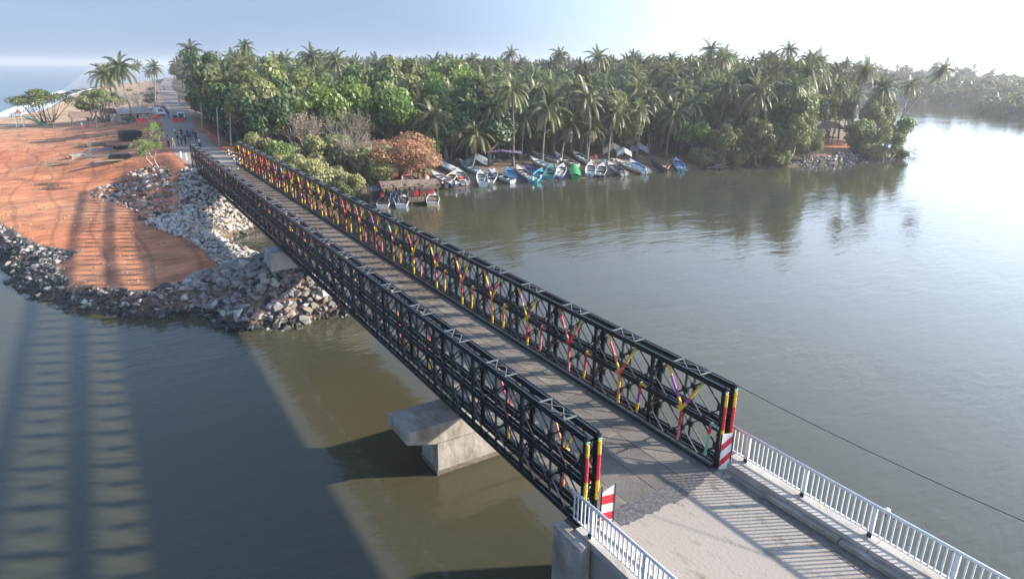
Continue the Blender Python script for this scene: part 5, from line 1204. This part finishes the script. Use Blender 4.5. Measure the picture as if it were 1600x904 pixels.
CC = {'navy': (.03, .04, .09), 'black': (.02, .02, .025), 'blue': (.08, .2, .45), 'white': (.65, .65, .62), 'grey': (.2, .2, .21), 'khaki': (.28, .23, .15), 'red': (.5, .05, .05)}
CMs = {}
def cloth(k, part, c):
    if (k, part, c) not in CMs: P_, E_ = PB[k][1 if part == 'shirt' else 2]; CMs[(k, part, c)] = skin_mesh(part, P_, E_, colmat('cloth_'+c, CC[c], .85))
    return CMs[(k, part, c)]
def person(px, py, k, sc_, tc_, label, z=0, rz=0, group=None, loc=None):
    p = loc or at(px, py, z)
    if loc is None: zz = max(H(p.x, p.y), 0.004 if roaddist(p.x, p.y) < 3 else -9); p = at(px, py, zz)
    t = empty('person', p, label, 'person', group, rz); ob('body', PB[k][0], t); ob('shirt', cloth(k, 'shirt', sc_), t); ob('trousers', cloth(k, 'trousers', tc_), t); ob('hair', PB[k][3], t); ob('eyes', EYE, t, (0, -.02, 1.66)); return t
for i, (px, py, k, a, b_, lb) in enumerate((
 (264, 230.5, 0, 'grey', 'black', 'person in grey at the left end of the roadblock'), (271.5, 231.5, 1, 'khaki', 'khaki', 'person in khaki, second from the left at the roadblock'), (279, 226.5, 2, 'navy', 'grey', 'person in navy standing behind the one in khaki'),
 (284.5, 226.8, 1, 'grey', 'navy', 'person in a grey shirt in mid stride in the middle of the group'), (290.5, 226.5, 3, 'navy', 'black', 'person in dark clothes with an arm raised in the group'), (296, 225, 0, 'black', 'grey', 'person in a black shirt right of the raised arm'),
 (274.5, 216, 0, 'white', 'grey', 'person in a white shirt at the back left of the group'), (285, 217, 2, 'navy', 'navy', 'person in all navy at the back of the group, left'), (294, 218, 0, 'navy', 'black', 'person in navy and black at the back of the group, middle'),
 (298, 219, 3, 'blue', 'black', 'person in a blue shirt at the back of the group'), (303, 219.5, 1, 'navy', 'grey', 'person in navy and grey at the back right of the group'), (307, 221, 0, 'black', 'black', 'person all in black at the right end of the group'),
 (313, 234, 1, 'white', 'navy', 'person in a white shirt walking onto the far end of the bridge'))):
    person(px, py, k, a, b_, lb, 0, rnd.uniform(-1.5, 1.5)+.6*i, 'people gathered at the far end of the bridge')
person(129, 203, 0, 'blue', 'red', 'person in blue and red standing on the grass by the beach huts', -2.3, .5); person(151, 203, 2, 'black', 'grey', 'person in black by the huts on the sand', -2.3, 2); person(264, 186, 1, 'black', 'grey', 'person in black walking up the road beside the white van', 0, 3)
# white barrier rail across the road
t = empty('road_barrier', at(282, 214, .0), 'thin rail barrier across the road behind the people', 'barrier')
b = MB(); b.bar((-2.7, 0, 1), (2.7, 0, 1), .08, .08); b.build('rail', 'red', t)
for x in (-2.5, 0, 2.5): b = MB(); b.bar((x, 0, 0), (x, 0, 1), .07); b.build('post', 'white', t)

# ------------------------------------------------------------------ vehicles on the far road
def car(p, rz, label, c, kind='car'):
    t = empty('parked_car', p, label, 'van' if kind == 'van' else 'car', None, rz); L2, W2, Hh = (2.1, .84, 1.5) if kind == 'car' else (2.4, .88, 1.95)
    if kind == 'car': pr = [(-L2, .35, .72), (-L2*.96, .8, .76), (-L2*.55, .92, .8), (-L2*.28, Hh-.03, .62), (L2*.45, Hh, .62), (L2*.8, .98, .78), (L2, .92, .76), (L2, .35, .72)]
    else: pr = [(-L2, .35, .78), (-L2*.97, .95, .82), (-L2*.78, 1.1, .84), (-L2*.55, Hh-.05, .74), (L2*.92, Hh, .76), (L2, 1.1, .84), (L2, .35, .8)]
    b = MB(); ra = [(-w_*W2/.84, y, z) for y, z, w_ in pr]; rb_ = [(w_*W2/.84, y, z) for y, z, w_ in pr]; b.loft([ra, rb_], cap=True); o = b.build('body', colmat('car_'+label[:6], c, .3), t); md = o.modifiers.new('b', 'BEVEL'); md.width = .06; md.segments = 2
    fy, fz, _ = pr[2]; gy, gz, _ = pr[3]; n_ = Vector((0, -(gz-fz), (gy-fy))).normalized()*-.012
    if n_.y > 0: n_ = -n_
    w_ = .6; b = MB(); A_ = [Vector((-w_, fy, fz)).lerp(Vector((-w_*.9, gy, gz)), .08), Vector((w_, fy, fz)).lerp(Vector((w_*.9, gy, gz)), .08), Vector((w_, fy, fz)).lerp(Vector((w_*.9, gy, gz)), .88), Vector((-w_, fy, fz)).lerp(Vector((-w_*.9, gy, gz)), .88)]
    b.quad(*[a_+n_ for a_ in A_]); b.build('windscreen', 'glass', t)
    for s_ in (-1, 1):
        b = MB(); x = s_*(W2*.93); b.quad((x, -L2*.38, 1.0), (x, L2*.6, 1.0), (x*.86, L2*.4, Hh-.15), (x*.86, -L2*.28, Hh-.15)); b.build('side_window', 'glass', t)
        b = MB(); b.tube([(s_*.55, -L2-.02, .68), (s_*.55, -L2+.1, .68)], .11, 8); b.build('headlight', 'steel_edge', t)
        for y in (-L2*.63, L2*.63):
            wh = MB(); wh.tube([(s_*(W2-.16), y, .31), (s_*(W2+.02), y, .31)], .31, 14); wo = wh.build('wheel', 'rubber', t); wh = MB(); wh.tube([(s_*(W2), y, .31), (s_*(W2+.03), y, .31)], .17, 10); wh.build('rim', 'steel_edge', wo)
    b = MB(); b.box(-.7, .7, -L2-.03, -L2+.05, .38, .52); b.build('bumper', 'black', t); b = MB(); b.box(-.42, .42, -L2-.012, -L2+.05, .6, .74); b.build('grille', 'black', t)
    return t
car(at(283.5, 187, .01), -.1, 'white car facing the camera behind the red barrier on the right of the road', (.7, .7, .7))
car(at(249, 182, -.2), .2, 'white van parked at the left verge of the far road', (.68, .68, .67), 'van')
car(at(253, 177, -.2), .25, 'dark van parked behind the white van', (.04, .045, .05), 'van')
car(at(263, 131, .01), -.08, 'small white truck far away where the road vanishes', (.6, .58, .55), 'van')
def moto(p, rz, label, shirt):
    t = empty('motorcycle', p, label, 'motorcycle', None, rz)
    for y in (-.62, .62):
        wh = MB(); pts_ = [(0, y+.28*math.cos(a_), .3+.28*math.sin(a_)) for a_ in np.linspace(0, 2*math.pi, 15)]; wh.tube(pts_, .045, 5, cap=False); wh.build('wheel', 'rubber', t)
    b = MB(); b.tube([(0, -.62, .3), (0, -.42, .95), (0, -.4, 1.02)], .035, 5); b.tube([(0, .62, .3), (0, .1, .4), (0, -.42, .85)], .05, 5); b.build('frame', 'black', t)
    b = MB(); b.tube([(0, -.3, .82), (0, -.1, .85), (0, .15, .75)], [.1, .15, .08], 7); b.build('tank', 'red', t); b = MB(); b.tube([(0, .1, .78), (0, .7, .82)], .11, 6); b.build('seat', 'black', t)
    b = MB(); b.bar((-.33, -.33, 1.05), (.33, -.33, 1.05), .035); b.build('handlebar', 'steel_edge', t); b = MB(); b.tube([(0, -.52, .85), (0, -.42, .85)], .09, 8); b.build('headlight', 'white', t)
    # rider: one continuous body seated astride
    P = [((0, .15, .92), .13), ((0, .08, 1.12), .12), ((0, .0, 1.34), .13, .8), ((0, -.03, 1.5), .05), ((0, -.05, 1.6), .09), ((0, -.05, 1.72), .09)]; E_ = [(0, 1), (1, 2), (2, 3), (3, 4), (4, 5)]
    for s_ in (-1, 1):
        o_ = len(P); P += [((.12*s_, .1, .88), .09), ((.2*s_, -.25, .72), .065), ((.18*s_, -.02, .3), .045), ((.18*s_, -.15, .25), .04), ((.18*s_, .0, 1.42), .06), ((.27*s_, -.12, 1.2), .042), ((.28*s_, -.33, 1.08), .035)]; E_ += [(0, o_), (o_, o_+1), (o_+1, o_+2), (o_+2, o_+3), (2, o_+4), (o_+4, o_+5), (o_+5, o_+6)]
    r_ = empty('person', p, label.replace('motorcycle', 'rider in %s on the motorcycle' % shirt), 'person', None, rz); ob('body', skin_mesh('body', P, E_, 'skin'), r_)
    ob('shirt', skin_mesh('shirt', [((0, 0, 1.34), .15), ((0, .08, 1.12), .14), ((0, .14, .98), .14), ((-.18, 0, 1.42), .08), ((-.25, -.1, 1.24), .06), ((.18, 0, 1.42), .08), ((.25, -.1, 1.24), .06)], [(0, 1), (1, 2), (0, 3), (3, 4), (0, 5), (5, 6)], colmat('cloth_'+shirt, CC[shirt], .85)), r_)
    b = MB(); rg = [[(.12*math.sin(t_)*math.cos(a_*math.pi/5), -.05+.13*math.sin(t_)*math.sin(a_*math.pi/5), 1.73+.12*math.cos(t_)) for a_ in range(10)] for t_ in np.linspace(.05, 2.1, 6)]; b.loft(rg); b.build('helmet', 'black', r_, True)
moto(at(280.5, 159.5, .01), 0, 'motorcycle coming down the far road, right of the verge palms', 'black'); moto(at(257, 141, .01), .1, 'motorcycle further up the road, a dark speck', 'blue')
def plastic_barrier(px, py, n_, label, dark=False):
    p = at(px, py, -.2); p.z = max(H(p.x, p.y), .006); t = empty('road_barrier', p, label, 'barrier', None, -.1)
    for i in range(n_):
        b = MB(); x = (i-(n_-1)/2)*1.1; b.loft([[(x-.5, -.22*k_, z_), (x+.5, -.22*k_, z_), (x+.5, .22*k_, z_), (x-.5, .22*k_, z_)] for k_, z_ in ((1, 0), (1, .15), (.45, .5), (.4, .85))], cap=True); b.build('barrier_block', 'red', t)
        if dark: b = MB(); b.box(x-.45, x+.45, -.06, .06, .86, 1.4); b.build('sign_panel', 'black', t)
plastic_barrier(280, 192, 2, 'red plastic barrier with black panels in front of the white car', True); plastic_barrier(222, 193, 2, 'red plastic barrier on the sand near the bare tree')
plastic_barrier(245, 187, 1, 'short red barrier behind the white bundles by the van')

# ------------------------------------------------------------------ left shore: trees, huts, stacked steel
def flat_tree(px, py, w_, h_, label, seed, z=-2.5):
    p = at(px, py, z); p = at(px, py, H(p.x, p.y)); rr_ = random.Random(seed); bl = []; d = (p-CAM).dot(fw); W_ = w_/F*d/2; Hh = h_/F*d
    for i in range(17):
        a = rr_.uniform(0, 6.28); r_ = rr_.random()**.6; bl.append((math.cos(a)*W_*.8*r_, math.sin(a)*W_*.6*r_, Hh*(.86-.28*r_*r_), W_*.26, W_*.26, Hh*.13))
    c = MB(); leafcloud(c, bl, 5200, .36, rr_); t_ = MB()
    for k in range(7):
        a = k*.9+rr_.random(); b0 = Vector((math.cos(a)*W_*.15, math.sin(a)*W_*.15, -.2))
        for bx in bl[k::7]: e = Vector(bx[:3]); t_.tube([b0, b0.lerp(e, .45)+Vector((0, 0, -.12*Hh)), e], [.16, .11, .04], 5, cap=False)
    t = empty('umbrella_tree', p, label, 'tree'); t_.build('trunk', 'bark', t, True); c.build('crown', 'leaf_mid' if seed % 2 else 'leaf_olive', t); return t
flat_tree(74, 196, 104, 56, 'wide flat-topped tree with many stems at the sea edge', 3); flat_tree(162, 192, 84, 52, 'flat-topped tree between the huts and the leaning palms', 4); flat_tree(140, 190, 40, 34, 'smaller flat tree left of the hut shelter', 5)
for (px, py, l0, lb, sd, nl, lm, d0) in ((231, 204, 2.5, 'bare brown tree on the sand left of the road', 21, 40, 'leaf_dry', (-.1, 0, 1)), (222, 203, 2.3, 'bare leaning tree beside the other bare tree', 22, 40, 'leaf_dry', (-.3, .1, 1)), (240, 200, 2.0, 'slim bare tree at the road verge', 23, 30, 'leaf_dry', (.15, 0, 1)),
 (241, 232, 1.25, 'small tree with fresh green leaves left of the roadblock', 24, 900, 'leaf_bright', (-.05, 0, 1)), (248, 262, 1.15, 'small forked tree with fresh green top by the far abutment', 25, 1000, 'leaf_bright', (-.3, 0, 1)), (238, 258, 1.0, 'low dry bush left of the forked tree', 26, 900, 'leaf_olive', (-.5, 0, .8))):
    p = at(px, py, -1.8); p = at(px, py, H(p.x, p.y)); branchy('small_tree', p, d0, l0, lb, 'twig', sd, 5, .1, lm, nl, 'tree')
# scrub along the beach verge
rr = random.Random(91)
for i in range(26):
    px, py = rr.uniform(196, 262), rr.uniform(132, 196); p = at(px, py, -1)
    if roaddist(p.x, p.y) < 5 or sdf(np.array([p.x]), np.array([p.y]))[0] < 6: continue
    s_ = rr.uniform(.35, .75); tree('olive' if i % 2 else 'mid', p.x, p.y, (s_, s_, s_*.6), 'low scrub bush on the beach verge left of the road', 'scrub on the beach verge', 'bush', cat='bush')
for i in range(8):
    y_ = 330+i*45; x_ = 18+.075*(y_-330)-13-rr.uniform(0, 14); palm(x_, y_, rr.uniform(9, 13), (rr.uniform(-1, 1), 0), 900+i, 1.05, 'distant palm on the sea side of the far road', 'palms on the sea side of the far road')
# far road: palms on the land side close in
def hut(px, py, w_, d_, h_, label, roofm, wallm, rz=0, open_=False):
    p = at(px, py, -2.3); p = at(px, py, H(p.x, p.y)); t = empty('beach_hut', p, label, 'hut', None, rz)
    for x in (-w_/2, w_/2):
        for y in (-d_/2, d_/2): b = MB(); b.tube([(x, y, -.3), (x, y, h_)], .07, 6); b.build('post', 'wood', t)
    if not open_:
        b = MB(); b.box(-w_/2, -w_*.12, -d_/2, -d_/2+.08, 0, h_); b.box(w_*.12, w_/2, -d_/2, -d_/2+.08, 0, h_); b.box(-w_*.12, w_*.12, -d_/2, -d_/2+.08, h_*.8, h_); b.build('front_wall', wallm, t)
        for s_ in (-1, 1): b = MB(); b.box(s_*w_/2-.04, s_*w_/2+.04, -d_/2+.09, d_/2, 0, h_); b.build('side_wall', wallm, t)
        b = MB(); b.box(-w_*.12+.01, w_*.12-.01, -d_/2+.02, -d_/2+.05, 0, h_*.8-.01); b.build('doorway', 'black', t)
    for s_ in (-1, 1):
        b = MB(); b.loft([[(-w_*.6, 0, h_*1.5), (w_*.6, 0, h_*1.5)], [(-w_*.62, s_*d_*.68, h_*.93), (w_*.62, s_*d_*.68, h_*.93)]], close=False); o = b.build('roof_slope', roofm, t); md = o.modifiers.new('s', 'SOLIDIFY'); md.thickness = .07
hut(208, 190, 5.6, 4, 2.0, 'low grey-roofed hut beneath the leaning palms', colmat('roof_grey', (.26, .25, .23), .8), 'concrete', .25)
hut(128, 197, 3.4, 2.6, 2.1, 'open shelter with a dark flat roof on the grass', 'thatch', 'wood', .1, True); hut(170, 190, 2.2, 2, 2.0, 'pale kiosk hidden under the flat-topped tree', 'thatch', 'white', .1)
# playground slide
p = at(40, 199, -2.2); p = at(40, 199, H(p.x, p.y)); t = empty('playground_slide', p, 'green slide with a faded orange top on the grass at the sea edge', 'slide', None, -.2)
b = MB(); rg = []
for i in range(9):
    s_ = i/8; x = -.2+4.6*s_; z = 2.3*(1-s_)**1.15+.15; rg.append([(x, -.35, z+.22), (x, -.3, z), (x, .3, z), (x, .35, z+.22)])
b.loft(rg, close=False); b.build('chute', colmat('slide_green', (.03, .35, .18)), t)
b = MB(); b.loft([[(-1.6, -.7, 3.1), (0, -.7, 3.1), (0, .7, 3.1), (-1.6, .7, 3.1)], [(-.85, -.05, 3.9), (-.75, -.05, 3.9), (-.75, .05, 3.9), (-.85, .05, 3.9)]], cap=True); b.build('tower_roof', colmat('slide_orange', (.65, .28, .16)), t)
for x in (-1.5, -.2):
    for y in (-.6, .6): b = MB(); b.bar((x, y, 0), (x, y, 3.1), .1); b.build('post', 'white', t)
b = MB(); b.box(-1.55, -.15, -.65, .65, 2.3, 2.4); b.build('platform', 'wood', t)
# T-shaped stands on the sand
for (px, py, h_, lb) in ((87, 214, 2.6, 'wooden T-shaped stand on the grass edge'), (84, 281, 1.9, 'tilted signpost with a flat board on the red sand')):
    p = at(px, py, -2.5); p = at(px, py, H(p.x, p.y)); t = empty('wooden_stand', p, lb, 'stand', None, .2); b = MB(); b.bar((0, 0, -.2), (-.25 if h_ < 2 else 0, 0, h_), .16); b.build('post', 'wood', t); b = MB(); b.box(-1.1, .9, -.25, .25, h_, h_+.14); b.build('top_board', 'wood', t)
# stack of spare truss panels and plates
def panel_flat(): 
    b = MB()
    for x in (0, 1.35): b.bar((x, 0, 0), (x, 3.048, 0), .1, .13)
    for y in (.05, 1.52, 3.0): b.bar((.05, y, 0), (1.3, y, 0), .08, .08)
    for y in (.76, 2.28):
        for s_ in (-1, 1): b.bar((.05, y, 0), (.67, y+s_*.74, 0), .06, .06); b.bar((1.3, y, 0), (.67, y+s_*.74, 0), .06, .06)
    return b.mesh('stacked_panel', 'steel')
pf = panel_flat(); p = at(204, 219, -1.8); p = at(204, 219, H(p.x, p.y)); t = empty('panel_stack', p, 'big stack of spare black truss panels on the red sand', 'steel stack', None, R(-80))
for j in range(9):
    for k in range(3): ob('stacked_panel', pf, t, (k*.95-1.4+.05*math.sin(j), -1.5+.1*math.sin(j*2.1+k), .12+j*.17), .03*math.sin(j+k))
for i, (px, py, w_, l_, n_, m, lb) in enumerate(((150, 229, 2.6, 1.4, 3, 'wood', 'grey stack of planks left of the debris field'), (176, 230, 2.4, 1.2, 2, 'wood_red', 'red-brown stack of beams in the debris field'), (196, 233, 2.8, 1.3, 3, 'steel', 'black stack of steel beams right of the red-brown one'), (168, 235, 5.2, .6, 2, 'steel_edge', 'long pale steel girder pair on the sand'),
 (152, 247, 3.0, 1.8, 2, 'wood', 'low grey pallet heap'), (128, 245, 2.6, 1.6, 2, 'old_concrete', 'grey slab pile at the left of the debris field'), (188, 247, 2.4, 1.6, 3, 'steel', 'dark heap of steel offcuts nearest the green bush'), (108, 256, 3.2, 1.6, 1, 'wood_red', 'rust-red sheet pile on the sand'), (88, 256, 1.8, 1.0, 1, 'wood', 'small grey board lying alone on the sand'), (170, 252, 3.4, .8, 1, 'wood', 'grey plank line in front of the heaps'), (196, 262, 2.0, .4, 1, 'wood_red', 'short red beam lying alone in front'), (232, 222, 4.5, 1.6, 1, 'steel', 'flat dark sheets left of the small green tree'))):
    p = at(px, py, -2.2); p = at(px, py, H(p.x, p.y)); t = empty('material_stack', p, lb, 'stack', None, rr.uniform(-.3, .3))
    for j in range(n_):
        for k in range(4): b = MB(); y_ = (k-1.5)*l_/4; b.box(-w_/2+rr.uniform(-.2, .2), w_/2+rr.uniform(-.2, .2), y_, y_+l_/4-.04, .02+j*.2, .19+j*.2); b.build('plank', m, t)
rr = random.Random(66)
for i in range(46):
    px, py = rr.uniform(60, 235), rr.uniform(226, 300); p = at(px, py, -2.5); s_ = rr.uniform(.1, .3); me_ = rr.choice(RK['rock_warm'] if i % 3 else RK['rock'])
    if i < 20: o = ob('stone', me_, None, (p.x, p.y, H(p.x, p.y)+s_*.1), rr.uniform(0, 6), s_*1.6); tag(o, 'loose stone scattered on the red sand', 'stone', 'loose stones on the red sand')
# grit and pebbles too small to tell apart, and weeds along the fill edge
rr = random.Random(5); P_ = [(rr.uniform(-40, 2), rr.uniform(38, 135)) for _ in range(5200)]; pa = np.array(P_); sdv = sdf(pa[:, 0], pa[:, 1]); hz2 = height(pa[:, 0], pa[:, 1]); rdv = segdist(pa[:, 0], pa[:, 1], RC, False); pb = MB(); wd_ = MB()
for (x, y), d_, z_, r_ in zip(P_, sdv, hz2, rdv):
    if d_ < 1.2 or r_ < 4: continue
    cl = mn.noise(Vector((x*.12, y*.12, 3)))
    if rr.random() < .25+max(0, cl)*1.2:
        s_ = rr.uniform(.03, .13); a = rr.uniform(0, 6.28); q_ = [(x+s_*math.cos(a+k*1.57), y+s_*math.sin(a+k*1.57), z_-.02) for k in range(4)]; t_ = (x, y, z_+s_*.8)
        mi = 0 if rr.random() < .6 else 1
        for k in range(4): pb.tri(q_[k], q_[(k+1) % 4], t_, mi)
    if cl > .18 and y > 70 and rr.random() < .5:
        for k in range(9): a = rr.uniform(0, 6.28); l = rr.uniform(.12, .4); wd_.tri((x-.03, y, z_), (x+.03, y, z_), (x+l*.6*math.cos(a), y+l*.6*math.sin(a), z_+l))
tag(pb.build('pebbles', ['rock_warm', 'rock_dark']), 'pebbles and clods strewn over the red fill', 'pebbles', None, 'stuff'); tag(wd_.build('weeds', 'leaf_scrub'), 'sparse dry weeds on the red fill', 'weeds', None, 'stuff')
# surf: broken white water along the sea edge and a breaking wave
sf = MB(); rr = random.Random(12)
def surf_band(pts, wd, n_):
    L_ = []
    for i in range(len(pts)-1):
        a, c = Vector(pts[i]), Vector(pts[i+1]); k = max(2, int((c-a).length/3))
        for j in range(k): L_.append(a.lerp(c, j/k))
    rows = []
    for i, p_ in enumerate(L_):
        d = (L_[min(i+1, len(L_)-1)]-L_[max(i-1, 0)]).normalized(); s_ = Vector((-d.y, d.x)); o_ = rr.uniform(-1, 1.2); w_ = wd*rr.uniform(.55, 1.2)
        rows.append([(p_.x+s_.x*(k*w_+o_), p_.y+s_.y*(k*w_+o_), WZ+z_) for k, z_ in ((-1, .02), (-.5, .35+.15*rr.random()), (0, .3+.4*rr.random()), (.5, .25), (1, .02))])
    sf.loft(rows, close=False)
surf_band([(-90, 207), (-60, 211), (-35, 221), (-26, 252), (-23, 300), (-20, 372), (-9, 502), (18, 618), (50, 784)], 3.2, 0)
surf_band([(-70, 226), (-44, 238), (-36, 270), (-33, 330), (-31, 380), (-24, 470)], 2.0, 0)
tag(sf.build('sea_surf', 'foam', None, True), kind='structure')
for i, (x, y, L_, hh, lb) in enumerate(((-29.5, 230, 8, 3.6, 'tall white breaking wave behind the flat-topped tree'), (-37, 226, 5, 2.4, 'smaller white breaker left of the tall one'), (-26, 300, 9, 1.6, 'long low breaker further along the beach'))):
    rr = random.Random(i+3); b = MB(); rows = []
    for j in range(34):
        u = j/33*2-1; env = max(0, 1-abs(u)**1.7); rows.append([(L_/2*u+rr.uniform(-.2, .2), v*1.5+rr.uniform(-.15, .15), -.1+hh*env*(math.cos(v*1.35)**1.5)*rr.uniform(.55, 1.15)) for v in (-1.1, -.75, -.45, -.15, .15, .45, .8, 1.1)])
    b.loft(rows, close=False); o = b.build('breaking_wave', 'foam', None, True, (x, y, WZ)); o.rotation_euler = (0, 0, -.3); tag(o, lb, 'wave')
# dark reef rocks at the sea edge
for i, (px, py) in enumerate(((122, 142), (133, 140), (146, 139), (110, 146), (155, 137))):
    p = at(px, py, WZ); me_ = RK['rock_dark'][i]; o = ob('reef_rock', me_, None, (p.x, p.y, WZ+.2), i, (9, 6, 3)); tag(o, 'dark reef rock at the edge of the surf', 'rock', 'reef rocks in the surf')

# ------------------------------------------------------------------ haze: one closed box of pale air
hb = MB(); hb.box(-9500, 8000, -3500, 15000, -6.5, 30); hz_ = hb.build('haze', []); hz_.data.materials.clear()
hm = bpy.data.materials.new('haze_air'); hm.use_nodes = True; n = hm.node_tree
for q_ in list(n.nodes):
    if q_.type == 'BSDF_PRINCIPLED': n.nodes.remove(q_)
pv = n.nodes.new('ShaderNodeVolumePrincipled'); pv.inputs['Color'].default_value = (.95, .98, 1, 1); pv.inputs['Density'].default_value = HAZE; pv.inputs['Anisotropy'].default_value = .35
n.links.new(pv.outputs[0], n.nodes['Material Output'].inputs['Volume']); hz_.data.materials.append(hm); tag(hz_, 'thin pale blue haze over river and grove', 'haze', None, 'stuff')
